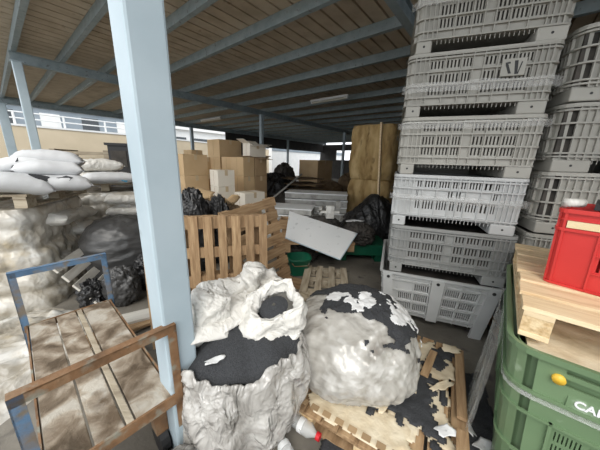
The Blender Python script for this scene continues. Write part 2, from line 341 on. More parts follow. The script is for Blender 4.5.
def crate(label, mat, pat, W, D, H, loc, rz, group):
    r = thing('plastic_crate', label, 'crate', loc, rz, group)
    W -= .044; D -= .044; sh = Shell(W, D, H, pat.get('r', .045), .008); holes = []; zf = .092; sc = H/.483
    for k, (p0, L_) in enumerate(sh.starts):
        if k and pat.get('fl'): continue
        for a, c in pat['panels']:
            n = max(2, int((c - a)*L_/.021)); w = (c - a)*L_/n
            rows = pat['rows']
            for i in range(n):
                x = p0 + a*L_ + i*w
                for z0, z1 in rows: holes.append((x + w*.26, x + w*.74, z0*sc, z1*sc))
        for a, c in pat.get('mid', []):
            n = 2; w = (c - a)*L_/n
            for i in range(n):
                x = p0 + a*L_ + i*w; holes.append((x + w*.26, x + w*.74, .29*sc, .345*sc))
    b = MB(); sh.wall(b, [zf, H - .012], holes, .006)
    b.box(-W/2 + .02, W/2 - .02, -D/2 + .02, D/2 - .02, zf, zf + .012)
    b.build('slotted_body', mat, r)
    MB().box(-W/2 + .02, W/2 - .02, -D/2 + .02, D/2 - .02, zf + .013, H - .05).build('shade_filler', junk, r)  # added dark block, its colour stands in for shade in slots and fork gaps
    rb = MB()
    for z in pat['hr']: sh.rib(rb, 0, sh.tot, z*sc - .006, z*sc + .006, .022)
    for p0, L_ in sh.starts:
        for f in pat['vr']: x = p0 + f*L_; sh.rib(rb, x - .004, x + .004, zf, H - .012, .018)
    c = rb
    for p0, L_ in sh.starts:
        for i in range(22): x = p0 + (.12 + .034*i)*L_; sh.rib(c, x - .002, x + .002, zf - .03, zf + .004, .004)
    rb.build('rib_grid', mat, r)
    rm = MB(); sh.rib(rm, 0, sh.tot, H - .016, H, .02); rm.build('rim', mat, r)
    fl, fr = pat.get('fl', .125), .19
    for x0, x1 in ((-W/2 + .008, -W/2 + fl*W), (W/2 - fr*W, W/2 - .008)):
        sk = MB().box(x0, x1, -D/2 - .012, D/2 - .008, 0, zf).build('skid', mat, r, bevel=.01); x = (x0 + x1)/2
        MB().tube([(x, -D/2 + .0, .05), (x, -D/2 - .014, .05)], .009, 8).build('plug', black_p, sk)
    MB().box(-W/2 + fl*W, W/2 - fr*W, D/2 - .1, D/2 - .03, 0, zf).build('rear_light_stop', mat, r)  # added unseen bar, keeps light from behind out of the fork tunnel
    return r
L1 = Vector((.874, 2.327, 0)); DR = Vector((.939, -.343, 0)).normalized(); DB = Vector((-DR.y, DR.x, 0)); RZ1 = math.atan2(DR.y, DR.x)
def on_stack(m0, W, D): p = L1 + DR*(m0 + W/2) + DB*(D/2); return p
tops = [.575, 1.058, 1.541, 2.024, 2.507, 2.99]
labs = ['dark grey slotted plastic crate, second from the floor in the tall stack', 'cool pale grey plastic crate with blank panels, third from the floor of the tall stack', 'beige grey slotted crate at eye level, fourth from the floor of the tall stack',
        'grey slotted crate with black upside down marking and film band across it', 'topmost grey slotted crate in the tall stack, cut by the frame']
mats = [crate_d, crate_w, crate_g, crate_g, crate_g]; pats = [PAT_A, PAT_B, PAT_A, PAT_A, PAT_A]
offs = [.012, -.004, .0, -.008, .004]
for i in range(5):
    p = on_stack(offs[i], 1.03, 1.15); p.z = tops[i] + .0005
    c = crate(labs[i], mats[i], pats[i], 1.03, 1.15, .482, p, RZ1 + (.012, -.01, .004, -.006, .008)[i], 'tall stack of grey crates')
    if i == 3:
        for k, pl in enumerate((((.0, .075), (.028, .08), (.034, .068), (.018, .066), (.046, .0), (.028, .0), (.004, .058)), ((.055, .085), (.077, .085), (.085, .004), (.098, .075), (.106, .075), (.09, -.006), (.068, -.006)))):
            Mx = Matrix.Translation((.17, -.580, .285)) @ Matrix(((1, 0, 0, 0), (0, 0, 1, 0), (0, 1, 0, 0), (0, 0, 0, 1)))
            MB().poly(pl, .003, Mx).build('stencil_mark', black_p, c)
        MB().box(.15, .30, -.5785, -.55, .27, .385).build('blank_panel', crate_g, c)
# bottom folding crate with hinge posts
p = on_stack(.0, 1.0, 1.12); bc = thing('plastic_crate', 'light grey folding crate with three corner posts at the bottom of the tall stack', 'crate', p, RZ1, 'tall stack of grey crates')
sh = Shell(1.03, 1.12, .575, .03, .06); holes = []
for p0, L_ in sh.starts:
    for a, c in ((.13, .27), (.29, .43), (.58, .71), (.73, .87)):
        n = 7; w = (c - a)*L_/n
        for i in range(n):
            for z0, z1 in ((.17, .24), (.285, .355), (.40, .47)):
                if (a, z0) == (.13, .40): continue
                x = p0 + a*L_ + i*w; holes.append((x + w*.25, x + w*.75, z0, z1))
b = MB(); sh.wall(b, [.10, .56], holes, .006); b.box(-.45, .45, -.49, .49, .10, .115); b.build('slotted_body', crate_w, bc)
rb = MB()
for z in (.145, .262, .378, .495, .53): sh.rib(rb, 0, sh.tot, z - .005, z + .005, .016)
for p0, L_ in sh.starts:
    for f in (.12, .28, .43, .57, .72, .88): x = p0 + f*L_; sh.rib(rb, x - .004, x + .004, .10, .56, .015)
rb.build('rib_grid', crate_w, bc); MB().box(-.47, .47, -.52, .52, .45, .53).build('shade_filler', junk, bc)  # dark slab added under the rim to imitate shade inside this crate
rm = MB(); sh.rib(rm, 0, sh.tot, .555, .575, .024); rm.build('rim', crate_w, bc)
p0, L_ = sh.starts[0]
for f, w in ((.03, .04), (.5, .055), (.965, .045)):
    m = MB(); sh.rib(m, p0 + f*L_ - w, p0 + f*L_ + w, .09 if f == .5 else 0, .56, .03); m.build('hinge_post', crate_w, bc)
    P0 = sh.pt(p0 + f*L_, .525, .028); P1 = sh.pt(p0 + f*L_, .525, .033); MB().tube([P0, P1], .016, 8).build('plug', black_p, bc)
p0, L_ = sh.starts[2]
for f in (.05, .95): m = MB(); sh.rib(m, p0 + f*L_ - .05, p0 + f*L_ + .05, 0, .15, .03); m.build('foot', crate_w, bc)
lab2 = ['worn grey crate behind the wooden pallet, lowest in view of the right stack', 'dirty grey ribbed crate behind the red crate, second in the right stack', 'greyish ribbed crate at eye level in the right stack', 'smooth panelled grey crate, second from top of the right stack', 'round cornered topmost crate of the right stack']
for i in range(5):
    p = L1 + DR*(1.085 + .515) + DB*(.56) ; p.z = [.122, .612, 1.112, 1.602, 2.102][i]
    crate(lab2[i], crate_g if i else crate_d, PAT_D if i != 1 else PAT_A, 1.03, 1.1, .489, p, RZ1 + (.01, -.006, .004, .0, -.004)[i], 'right stack of grey crates')
pp = thing('wooden_pallet', 'wooden pallet under the right stack of grey crates', 'pallet', L1 + DR*1.6 + DB*.56, RZ1)
for k in range(5): MB().box(-.5, .5, -.54 + k*.235, -.42 + k*.235, .095, .118).build('deck_board', wood, pp)
for x in (-.44, 0, .44): MB().box(x - .05, x + .05, -.54, .54, 0, .095).build('runner', wood, pp)
# stretch film bands round the tall stack
def band(z0, z1, label, a=.0, tail=True):
    P = []
    sh = Shell(1.03, 1.15, 1, .045, 0); n = 60
    for z in (0, .33, .66, 1):
        P.append([sh.pt(sh.tot*k/n, 1, .028 + .006*ns(k*.5, z*3, z0)) + Vector((0, 0, -1 + z0 + (z1 - z0)*z + .012*ns(k*.35, z*2, 5) + a*math.cos(2*PI*k/n))) for k in range(n)])
    o = MB().grid(P, False, True).build('stretch_film', stretch, None, True); c = on_stack(.0, 1.03, 1.15); xform(o, (c.x, c.y, 0), RZ1)
    return tag(o, label, 'film')
b1 = band(2.20, 2.27, 'clear stretch film band wrapped round the crate with the black marking', .01)
b2 = band(1.93, 1.985, 'thin clear stretch film band along the top of the fourth crate', -.005)
b3 = band(1.30, 1.36, 'clear stretch film band round the cool pale grey crate', .004)
b4 = band(2.80, 2.86, 'clear stretch film band round the topmost crate', .02)
# ------------------------------------------------------------------ pallets
def pallet(label, X, Y, n, mat, M, fill=.68, group=None, blk=None, h=.145, under=True, seed=1):
    r = thing('wooden_pallet', label, 'pallet', group=group); r.matrix_world = M; rd = random.Random(seed)
    w = Y*fill/n; pitch = (Y - w)/(n - 1)
    for k in range(n):
        y = -Y/2 + w/2 + k*pitch; ww = w*rd.uniform(.92, 1.08); x = rd.uniform(-.006, .006)
        MB().box(-X/2 + x, X/2 + x, y - ww/2, y + ww/2, h - .022, h).build('deck_board', mat, r, bevel=.002)
    if under:
        for x in (-X/2 + .06, 0, X/2 - .06):
            MB().box(x - .05, x + .05, -Y/2, Y/2, h - .044, h - .022).build('stringer_board', mat, r)
            MB().box(x - .05, x + .05, -Y/2, Y/2, 0, .022).build('bottom_board', mat, r)
            for y in (-Y/2 + .075, 0, Y/2 - .075): MB().box(x - .05, x + .05, y - .072, y + .072, .022, h - .044).build('block', blk or mat, r)
    return r
def TR(loc, rz=0, rx=0, ry=0): return Matrix.Translation(loc) @ Euler((0, 0, rz)).to_matrix().to_4x4() @ Euler((rx, ry, 0)).to_matrix().to_4x4()
def frame(o, x, y, z): # matrix from origin and two axes
    x = Vector(x).normalized(); y = Vector(y); y = (y - x*y.dot(x)).normalized(); zz = x.cross(y)
    return Matrix.Translation(o) @ Matrix((x, y, zz)).transposed().to_4x4()
# brown pallets on edge in the middle
up = Vector((0, .18, 1)).normalized()
xa = Vector((1, -.06, 0)).normalized()
# slats vertical: local x (slat direction) points up, local y runs along the ground, deck faces the camera
def standing(foot, along, lean, X, Y, n, label, slats_up, seed, fill=.68):
    a = Vector(along).normalized(); up_ = Vector(lean).normalized()
    nrm = a.cross(up_)
    if nrm.y > 0: nrm = -nrm
    if slats_up: x = up_; Hh = X
    else: x = a; Hh = Y
    y = nrm.cross(x)
    o = Vector(foot) + up_*(Hh/2) - nrm*.0
    return pallet(label, X, Y, n, wood, frame(o, x, y, None), fill, None, None, .14, True, seed)
vp_ = standing((-.79, 2.04, .0), (.74, .20, 0), (-.02, .07, 1), 1.155, 1.0, 9, 'brown wooden pallet standing on edge with upright slats behind the white sacks', True, 3, .66)
for x in (-.28, .26): MB().box(x - .045, x + .045, -.5, .5, .10, .122).build('stringer_board', wood, vp_)
for k in range(5): MB().box(-.57, .57, -.46 + .21*k, -.37 + .21*k, .0, .02).build('bottom_board', wood, vp_)
xv = Vector((.42, .42, .10)).normalized(); yv = Vector((-.2, 0, .92)); yv = (yv - xv*yv.dot(xv)).normalized(); nv_ = xv.cross(yv)
if nv_.x < 0: nv_ = -nv_
ctr = Vector((-.05, 3.04, .03)) + yv*.60 - xv*.38
pallet('tilted brown wooden pallet with sloping slats, right of the upright slatted one', .72, 1.2, 8, wood, frame(ctr - nv_*.10, xv if xv.cross(yv).dot(nv_) > 0 else -xv, yv, None), .74, None, None, .10, True, 4)
pallet('small grey wooden pallet flat on the floor below the green plastic pallet', .78, .60, 4, wood_old, TR((.36, 3.02, 0), 1.45), .6, None, None, .12, True, 9)
# ------------------------------------------------------------------ trolley
zd = .45
FL, FR, NR = gz(28, 326, zd), gz(109, 300, zd), gz(166, 402, zd)
ax = (FR - FL); WT = ax.length; ax.normalize(); ay = (NR - FR); ay -= ax*ay.dot(ax); LT = ay.length; ay.normalize()
TM = Matrix.Translation(FL) @ Matrix((ax, ay, ax.cross(ay))).transposed().to_4x4()   # x across, y towards the camera, z
flip = ax.cross(ay).z
tro = thing('platform_trolley', 'rusty blue platform trolley with worn wooden deck, in the left foreground', 'trolley', FL - Vector((0, 0, zd)))
TL = Matrix.Translation(Vector((0, 0, zd))) @ Matrix((ax, ay, Vector((0, 0, 1)))).transposed().to_4x4()
def tbox(name, mat, x0, x1, y0, y1, z0, z1, bev=0, par=None):
    return MB().box(x0, x1, y0, y1, z0, z1, TL).build(name, mat, par or tro, bevel=bev)
cuts = [0, .30, .545, .625, 1.0]
for k in range(4): tbox('deck_plank', deck_w if k != 2 else wood_old, cuts[k]*WT + .004, cuts[k+1]*WT - .004, .0, LT - .012, -.03 - .002*k, .0 - .003*(k % 2), .003)
for nm, x0, x1, y0, y1, z0, z1 in (('edge_angle', -.02, WT + .02, LT - .008, LT + .004, -.05, .008), ('edge_angle', -.02, WT + .02, -.006, .0, -.05, .004), ('edge_angle', WT + .002, WT + .010, 0, LT, -.05, .004), ('edge_angle', -.010, -.002, 0, LT, -.05, .004)):
    tbox(nm, rust, x0, x1, y0, y1, z0, z1)
tbox('cross_bar', rust, 0, WT, LT*.5 - .02, LT*.5 + .02, -.06, -.035)
HT = .405
for y, mt, y2 in ((-.005, blue_rust, -1), (LT + .006, rust, 1)):
    ls = []
    for x, sg in ((-.03, 1), (WT + .035, -1)):
        b = MB(); b.box(min(x, x + sg*.038), max(x, x + sg*.038), y - .003, y + .003, -.20, HT, TL); b.box(min(x, x + sg*.005), max(x, x + sg*.005), y - .03, y + .003, -.20, HT, TL)
        ls.append(b.build('frame_upright', blue_rust if (y2 < 0 or sg > 0) else rust, tro))
    b = MB(); b.box(-.03, WT + .035, y - .003, y + .003, HT - .038, HT, TL); b.box(-.03, WT + .035, y - .034, y + .003, HT - .004, HT + .002, TL)
    b.build('push_bar', rust if y2 > 0 else blue_rust, tro)
for x in (.05, WT - .05):
    for y in (.15, LT - .15):
        f = MB().box(x - .03, x + .03, y - .04, y + .04, -.30, -.05, TL).build('caster_fork', rust, tro)
        p = [TL @ Vector((x + dx, y, -.37)) for dx in (-.022, .022)]; MB().tube(p, .08, 16).build('wheel', black_p, f)
# ------------------------------------------------------------------ sacks
def sack_mesh(L_, W_, T_, seed, bend=0, amp=.02, nu=34, nv=22, limp=0):
    P = []
    for i in range(nu + 1):
        f = i/nu*2 - 1; th = T_/2*max(0, 1 - abs(f)**5)**.6; wd = W_/2*(.93 + .07*(1 - f*f)) ; row = []
        for j in range(nv):
            a = 2*PI*j/nv; c, s_ = math.cos(a), math.sin(a)
            y = wd*(abs(c)**.7)*(1 if c > 0 else -1); z = max(th, .004)*(abs(s_)**.8)*(1 if s_ > 0 else -1)
            x = f*L_/2
            r = ridge(x*3.2, y*4.5, z*3 + seed, seed)*amp*(1.6 if abs(f) > .6 else 1)
            row.append(Vector((x + ns(y*6, z*6, seed)*amp, y*(1 + r*1.2), z*(1 + r*3) + r*.5 + bend*f*f + limp*ns(x*2.5, y*2.5, seed + 9))))
        P.append(row)
    mb = MB().grid(P, False, True); mb.f.append(tuple(range(nv))[::-1]); m = len(mb.v); mb.f.append(tuple(m - nv + k for k in range(nv)))
    return mb
def sack(label, loc, rot, L_, W_, T_, seed, bend=0, mat=white_sack, tears=(), group=None, amp=.02, cat='sack'):
    r = thing('white_sack' if mat in (white_sack, woven) else 'dark_sack', label, cat, loc, rot, group)
    sack_mesh(L_, W_, T_, seed, bend, amp).build('sack_body', mat, r, True)
    for (x, y, z, sx, sy, a) in tears:
        pts = [(sx*(1 + .35*math.sin(k*2.3 + seed))*math.cos(2*PI*k/9), sy*(1 + .35*math.cos(k*3.1 + seed))*math.sin(2*PI*k/9)) for k in range(9)]
        MB().poly(pts, .012, Matrix.Translation((x, y, z)) @ Euler(a).to_matrix().to_4x4()).build('torn_opening', granule, r)
    for sx in (-1, 1): MB().box(sx*L_/2 - .012, sx*L_/2 + .012, -W_*.44, W_*.44, bend - .004, bend + .004).build('seam', mat, r)
    return r
# wrapped sack load on the left
p2 = Vector((-.33, .945, 0)).normalized(); p1 = Vector((.945, .33, 0)).normalized(); RZP = math.atan2(p1.y, p1.x)
def fold(x, y, z, sd):                            # sharp drape creases
    wx = x + .35*ns(x*1.3, y*1.3, z*1.3 + sd); wy = y + .35*ns(y*1.3 + 7, x*1.3, z*1.3 - sd)
    return .6*abs(ns(wx*2.2, wy*2.2, z*1.2 + sd)) + .4*abs(ns(wx*5, wy*5, z*2.6 - sd)) + .22*abs(ns(wx*11 + z*2, wy*11, z*6 + sd)) - .28
def load(name, label, center, sx, sy, H, seed, rz, mat=film_t, lay=5, n=6, fl=.3):
    r = thing(name, label, 'wrapped load', center, rz)
    P = []; nu, nv = 200, 90
    for j in range(nv + 1):
        row = []; f = j/nv
        for i in range(nu):
            a = 2*PI*i/nu; c, s_ = math.cos(a), math.sin(a); q = (abs(c)**n + abs(s_)**n)**(-1/n)
            if f < .8: z = H*f/.8; k = 1
            else: k = 1 - (f - .8)/.2; z = H; k = max(k, .0)**.8
            flare = fl*max(0, 1 - z/(H*.75))**1.5
            if c > 0: flare *= 1 - .75*c
            x = c*q*(sx/2 + flare)*k; y = s_*q*(sy/2 + flare)*k
            layer = .030*abs(math.sin(PI*z/H*lay + .8*ns(x*2, y*2, seed)))
            g = fold(x*1.1, y*1.1, z*1.0, seed)*.13
            d = (layer + g)*(1 if f < .8 else .2)
            row.append(Vector((x + c*d, y + s_*d, max(.0, min(H + .015, z + (g*.3 if f > .75 else 0))))))
        P.append(row)
    mb = MB().grid(P, False, True); m = len(mb.v); mb.f.append(tuple(m - nu + k for k in range(nu)))
    mb.build('film_wrap', mat, r, True)
    return r
PTOP = 1.10
PA = Vector((-2.70, 2.39, 0))
PC = PA + p2*.62 - p1*.60
l1 = load('wrapped_sack_load', 'big film wrapped load of sacks on the left carrying a pallet of white sacks', PC, 1.12, 1.18, PTOP - .02, 2, RZP)
for k, (x, y, z, sd_) in enumerate(((.50, .38, .85, 5), (.50, .40, .64, 6), (.52, -.05, .88, 7), (.54, .42, .42, 8))):
    o = sack_mesh(.62, .34, .17, sd_, .0, .03).build('bulging_sack', woven, l1, True); o.location = (x - .0, y, z); o.rotation_euler = (0, .08, PI/2 + .1*k)
pal1 = pallet('grey weathered pallet carrying torn white sacks on the wrapped load', 1.15, 1.25, 6, wood_old, TR(PA + p2*.62 - p1*.575 + Vector((0, 0, PTOP)), RZP), .72, None, None, .135, True, 12)
def gd3(x, y, D): d = ray(x, y); k = D/math.hypot(d.x, d.y); return Vector((0, 0, EYE)) + d*k
HS = math.radians(38)
zt = PTOP + .14
def pxs(x, D, z): p = gd3(x, 160, D); return Vector((p.x, p.y, z))
sack('white sack with dark tears, lowest at the front right of the weathered pallet', pxs(51, 3.85, zt + .085), (0.04, .0, HS + .12), .58, .42, .17, 12, -.02, tears=((-.12, -.165, .055, .085, .045, (.75, 0, .2)), (.08, -.17, .05, .06, .035, (.75, 0, -.1))))
sack('white sack drooping over the left end of the weathered pallet, torn at its end', pxs(8, 3.80, zt + .10), (0, .16, HS + .15), .56, .44, .20, 11, -.04, tears=((.19, -.12, .075, .075, .05, (.45, .2, .3)),))
sack('plump white sack in the middle of the pile on the weathered pallet', pxs(49, 3.98, zt + .235), (0, .03, HS + .05), .54, .42, .17, 13, -.02, tears=((-.255, -.06, .035, .06, .055, (.2, -1.0, 0)),))
sack('long white sack lying on top of all on the weathered pallet', pxs(51, 4.12, zt + .345), (0, .02, HS - .04), .58, .42, .17, 14, -.03)
sack('white sack at the top left of the pile, drooping left', pxs(18, 4.10, zt + .27), (0, -.18, HS + .05), .50, .40, .15, 15, -.03)
sack('white sack low at the back of the weathered pallet', pxs(40, 4.35, zt + .09), (0, 0, HS), .7, .44, .17, 16, 0)
# second load behind it
PC2 = pxs(102, 5.5, 0)
l2 = load('wrapped_sack_load', 'film wrapped sack load farther back, left of the big blue post', PC2, 1.15, 1.05, 1.06, 8, RZP + .3, film_t, 6, fl=.1)
for k in range(4):
    o = sack_mesh(.6, .34, .16, 20 + k, 0, .03).build('bulging_sack', woven, l2, True); o.location = (.25, -.52, .94 - .2*k); o.rotation_euler = (0, .05, .05*k)
pp2 = pallet('weathered pallet under the flat white sacks near the big blue post', 1.2, 1.0, 6, wood_old, TR(PC2 + Vector((0, 0, 1.08)), RZP + .3), .72, None, None, .12, True, 13)
ss = sack('flat white sack with a blue print, beside the big blue post', pxs(108, 5.05, 1.285), (0, 0, HS + .1), .72, .5, .17, 21, 0, mat=white_sack)
MB().poly([(.0, .0), (.06, -.03), (.12, .02), (.09, .08), (.03, .09)], .012, Matrix.Translation((.10, -.242, -.03)) @ Euler((1.2, 0, .2)).to_matrix().to_4x4()).build('blue_print', blue_ink, ss)
sack('cream sack lying behind the blue printed one', pxs(96, 5.58, 1.285), (0, 0, HS), .85, .5, .15, 22, 0, mat=woven)
sack('crumpled cream sack heaped behind the blue printed one', pxs(96, 5.65, 1.46), (0, 0, HS + .2), .7, .5, .2, 23, 0, mat=woven, amp=.05)
# dark crate pile behind
t = thing('slatted_crate', 'flat brown slatted crate far behind the white sacks', 'crate', Vector((gy(90, 152, 6.0).x, 6.0, 1.56)), .25)
for k in range(3): MB().box(-.55, .55, -.4, .4, .09*k - .1, .09*k - .03).build('slat_layer', wood_old, t)
for x in (-.5, .5): MB().box(x - .05, x + .05, -.42, .42, -.14, .19).build('end_batten', wood_old, t)
t2 = thing('dark_cabinet', 'black boxy machine cabinet left of the big blue post', 'cabinet', Vector((gy(124, 150, 5.9).x, 5.9, 0)), .25)
MB().box(-.2, .2, -.3, .3, 0, 1.86).build('housing', black_p, t2); MB().box(-.24, .24, -.34, .34, 1.86, 1.91).build('lid', black_p, t2)
for z in (.5, .95, 1.4): MB().box(-.15, .15, -.315, -.3, z, z + .35).build('recess_panel', junk, t2)
st_ = thing('support_stack', 'stack of dark planks under the flat brown slatted crate', 'plank stack', Vector((gy(90, 152, 6.0).x, 6.0, 0)), .25)
for k in range(7): MB().box(-.5, .5, -.38, .38, .2*k, .2*k + .19).build('plank_layer', junk, st_)
# ------------------------------------------------------------------ blobs: black bags
def blob(label, name, cat, loc, rx, ry, rz_, seed, mat, amp=.10, freq=2.4, nu=90, nv=60, rot=0, n=2.3, stretchz=1, base=0, part='bag_body'):
    r = thing(name, label, cat, loc, rot)
    P = []
    for j in range(nv + 1):
        e = PI*(j/nv - .5); row = []
        for i in range(nu):
            a = 2*PI*i/nu; d = Vector((math.cos(e)*math.cos(a), math.cos(e)*math.sin(a), math.sin(e)))
            q = (abs(d.x)**n + abs(d.y)**n + abs(d.z)**n)**(-1/n)
            k = q*(1 + ridge(d.x*freq, d.y*freq, d.z*freq*stretchz, seed)*amp + ridge(d.x*freq*3, d.y*freq*3, d.z*freq*3*stretchz, seed + 5)*amp*.35)
            p = Vector((d.x*rx*k, d.y*ry*k, d.z*rz_*k + rz_)); p.z = max(0, p.z); row.append(p)
        P.append(row)
    MB().grid(P, False, True).build(part, mat, r, True)
    return r
pwl = pallet('bleached white pallet leaning against the wrapped load, behind the trolley', 1.0, .60, 5, wood_white, frame(Vector((-2.50, 2.72, .26)), p2, Vector((-.52, -.18, .80)), None), .66, None, None, .08, False, 15)
rb_ = blob('big round dark grey bag, tightly stretched, behind the trolley', 'round_bag', 'bag', (-2.40, 3.14, .0), .43, .42, .43, 4, grey_bag, .05, 1.6, rot=.4, stretchz=3)
MB().tube([Vector((.05, -.24, .79)), Vector((.02, -.345, .67)), Vector((.0, -.40, .52))], .008, 6).build('fold', grey_bag, rb_, True)
blob('upright shiny grey plastic bag behind the far trolley frame', 'plastic_bag', 'bag', (-1.98, 2.48, .0), .16, .12, .21, 31, grey_bag, .2, 1.8, rot=.3)
blob('small crumpled black bag with peaked top, left beside the shiny grey bag', 'plastic_bag', 'bag', (-2.24, 2.38, .0), .10, .10, .15, 32, black_bag, .38, 1.6, rot=.9)
blob('black bag tucked between the shiny grey bag and the blue post', 'plastic_bag', 'bag', (-1.88, 2.84, .0), .16, .14, .22, 33, black_bag, .22, 2, rot=.2)
for k, (x, y, z, rz, L_, lb) in enumerate(((-1.55, 2.15, .0, .95, 1.0, 'grey board lying lowest behind the blue post and trolley'), (-1.58, 2.06, .03, .75, .85, 'brown board lying on the grey board beside the trolley'), (-1.48, 2.22, .06, .55, .8, 'weathered board lying across the other two beside the trolley'))):
    t = tag(MB().box(-L_/2, L_/2, -.09, .09, 0, .028).build('loose_board', (wood_old, wood, wood_white)[k], bevel=.003), lb, 'board'); xform(t, (x, y, z), rz)
# ------------------------------------------------------------------ first big bag (left of centre)
B1 = Vector((-.365, 1.36, 0)); R1 = .46
def bag1_r(a, z):
    c, s_ = math.cos(a), math.sin(a); n = 3.2; q = (abs(c)**n + abs(s_)**n)**(-1/n)
    if c < 0: q *= 1 - .24*abs(c)**2
    r = q*(.385 + .055*math.sin(PI*min(1, z/.6)) )
    r -= .07*q*max(0, c)*max(0, 1 - z/.45)
    front = max(0, -s_)*max(0, .7 - abs(c + .3))
    return r + front*.10*max(0, 1 - z/.45)
def rim1(a): return .60 + .05*math.cos(a - .9) + .02*math.sin(5*a) + .015*math.sin(11*a + 1)
bg1 = thing('big_bag', 'open big bag of charcoal granules with white sacks on top, right of the blue post', 'bulk bag', B1, .25)
P = []; nu, nv = 180, 80
for j in range(nv + 1):
    row = []
    for i in range(nu):
        a = 2*PI*i/nu; f = j/nv; z = rim1(a)*f; r = bag1_r(a, z); x, y = r*math.cos(a), r*math.sin(a)
        g = fold(x*1.5, y*1.5, z*.9, 3)*.10 + fold(x*3 + z, y*3, z*1.6, 9)*.03
        if f > .93: g += ns(a*9, f*3, 2)*.03
        row.append(Vector(((r + g)*math.cos(a), (r + g)*math.sin(a), max(0, z + (ns(a*14, 0, 3)*.02 if f > .95 else 0)))))
    P.append(row)
lip = []
for k in range(1, 6):
    lip.append([p*1 - Vector((p.x, p.y, 0))*(.018*k) + Vector((0, 0, (.012 if k < 3 else -.012*(k - 2)) + .012*ns(i*.35, k, 1))) for i, p in enumerate(P[-1])])
MB().grid(P + lip, False, True).build('film_wrap', film_g, bg1, True)
G = []
for j in range(31):
    f = j/30; row = []
    for i in range(96):
        a = 2*PI*i/96; r = bag1_r(a, .6)*.985*f; x, y = r*math.cos(a), r*math.sin(a)
        z = rim1(a)*f*f + (1 - f*f)*.70 - .015 + .02*ns(x*5, y*5, 4)*(1 - f) + .03*ns(x*2, y*2, 8)*(1 - f**3)
        row.append(Vector((x, y, z)))
    G.append(row)
MB().grid(G[1:], False, True).build('granulate_heap', granule, bg1, True)
def mound1(x, y):
    d = Vector((x, y, 0)) - B1; d.rotate(Euler((0, 0, -.25))); a = math.atan2(d.y, d.x); f = min(1, math.hypot(d.x, d.y)/bag1_r(a, .6)); return rim1(a)*f*f + (1 - f*f)*.70
# three limp sacks on the heap
def limp_sack(label, loc, rot, loops, seed, mat=woven, amp=.03, fill=None, freq=4.5):
    # loops: list of (cx, cy, z, rx, ry, tilt) from bottom to mouth; fill = loop number where the granules lie
    r = thing('open_sack', label, 'sack', loc, rot)
    P = []; nu = 64
    L_ = []
    for k in range(len(loops) - 1):
        for q in range(6): L_.append([loops[k][m] + (loops[k+1][m] - loops[k][m])*q/6 for m in range(6)])
    L_.append(list(loops[-1]))
    for k, (cx, cy, z, rx, ry, tl_) in enumerate(L_):
        row = []
        for i in range(nu):
            a = 2*PI*i/nu; c, s_ = math.cos(a), math.sin(a); n = 2.6; qq = (abs(c)**n + abs(s_)**n)**(-1/n)
            x, y = cx + c*qq*rx, cy + s_*qq*ry; zz = z + tl_*c
            d = ridge(x*freq, y*freq, zz*freq, seed)*amp
            d2 = ridge(x*freq*2.3, y*freq*2.3, zz*freq*2, seed + 2)*amp*.5
            row.append(Vector((x + c*(d + d2), y + s_*(d + d2), max(.0 if k == 0 else -1, zz + d*.7))))
        P.append(row)
    mb = MB().grid(P, False, True); n0 = 0; mb.f.append(tuple(range(nu))[::-1])
    if not fill: m = len(mb.v); mb.f.append(tuple(m - nu + i for i in range(nu)))
    mb.build('sack_cloth', mat, r, True, solid=.004)
    if fill:
        cx, cy, z, rx, ry, tl_ = fill; g = []
        for j in range(9):
            f = j/8; g.append([Vector((cx + rx*f*math.cos(2*PI*i/40), cy + ry*f*math.sin(2*PI*i/40), z + tl_*f*math.cos(2*PI*i/40) + .025*(1 - f*f))) for i in range(40)])
        MB().grid(g[1:], False, True).build('granulate_fill', granule, r, True)
    return r
limp_sack('open white sack with charcoal granules in its mouth, on the big bag', (-.15, 1.36, .655), (.30, -.06, .3), [(0, 0, -.06, .15, .14, 0), (0, 0, .03, .165, .15, 0), (0, 0, .12, .14, .13, .025), (.01, .0, .15, .125, .115, .03), (.01, 0, .135, .10, .09, .03), (.0, 0, .08, .085, .08, .02)], 41, woven, .05, (0, 0, .105, .088, .084, .02))
limp_sack('crumpled empty white sack at the back of the big bag', (-.36, 1.60, .64), (.1, .05, .1), [(0, 0, -.05, .21, .14, 0), (0, .02, .06, .18, .11, .03), (.03, .03, .15, .10, .07, .02), (.06, .03, .21, .035, .03, 0), (.06, .03, .215, .004, .004, 0)], 42, woven, .09, None, 5)
limp_sack('slumped white sack beside the blue post on the big bag', (-.555, 1.33, .63), (.12, -.12, .5), [(0, 0, -.05, .12, .12, 0), (0, 0, .07, .115, .12, 0), (.02, 0, .15, .085, .10, .02), (.03, 0, .22, .04, .08, .0), (.03, 0, .23, .006, .07, 0)], 43, woven, .05, None, 5)
sack('flattened white sack pinned between the slumped and the open sack', (-.37, 1.36, .72), (.25, -.05, .9), .34, .2, .05, 44, -.02, mat=woven, amp=.03)
sack('limp white sack end hanging at the front left of the heap, by the post', (-.51, 1.17, .70), (.3, .1, .5), .26, .14, .04, 45, -.02, mat=woven, amp=.03)
def scrap(label, loc, rot, sx, sy, seed, mat=white_torn, th=.004, n=13, curl=.25, group=None, name='film_scrap', cat='scrap'):
    rd = random.Random(seed); rr = [rd.uniform(.55, 1.15) for _ in range(n)]
    P = []
    for k in range(5):
        f = k/4; P.append([Vector((sx*f*rr[i]*math.cos(2*PI*i/n), sy*f*rr[i]*math.sin(2*PI*i/n), curl*min(sx, sy)*(f*f*math.cos(4*PI*i/n + seed) + .4*ns(i*1.3, f*2, seed)))) for i in range(n)])
    o = MB().grid(P, False, True).build(name, mat, None, True, solid=th); o.location = loc; o.rotation_euler = rot
    return tag(o, label, cat, group)
scrap('small white film scrap lying on the granules of the big bag', (-.42, 1.05, mound1(-.42, 1.05) + .012), (.15, 0, .5), .06, .018, 5)
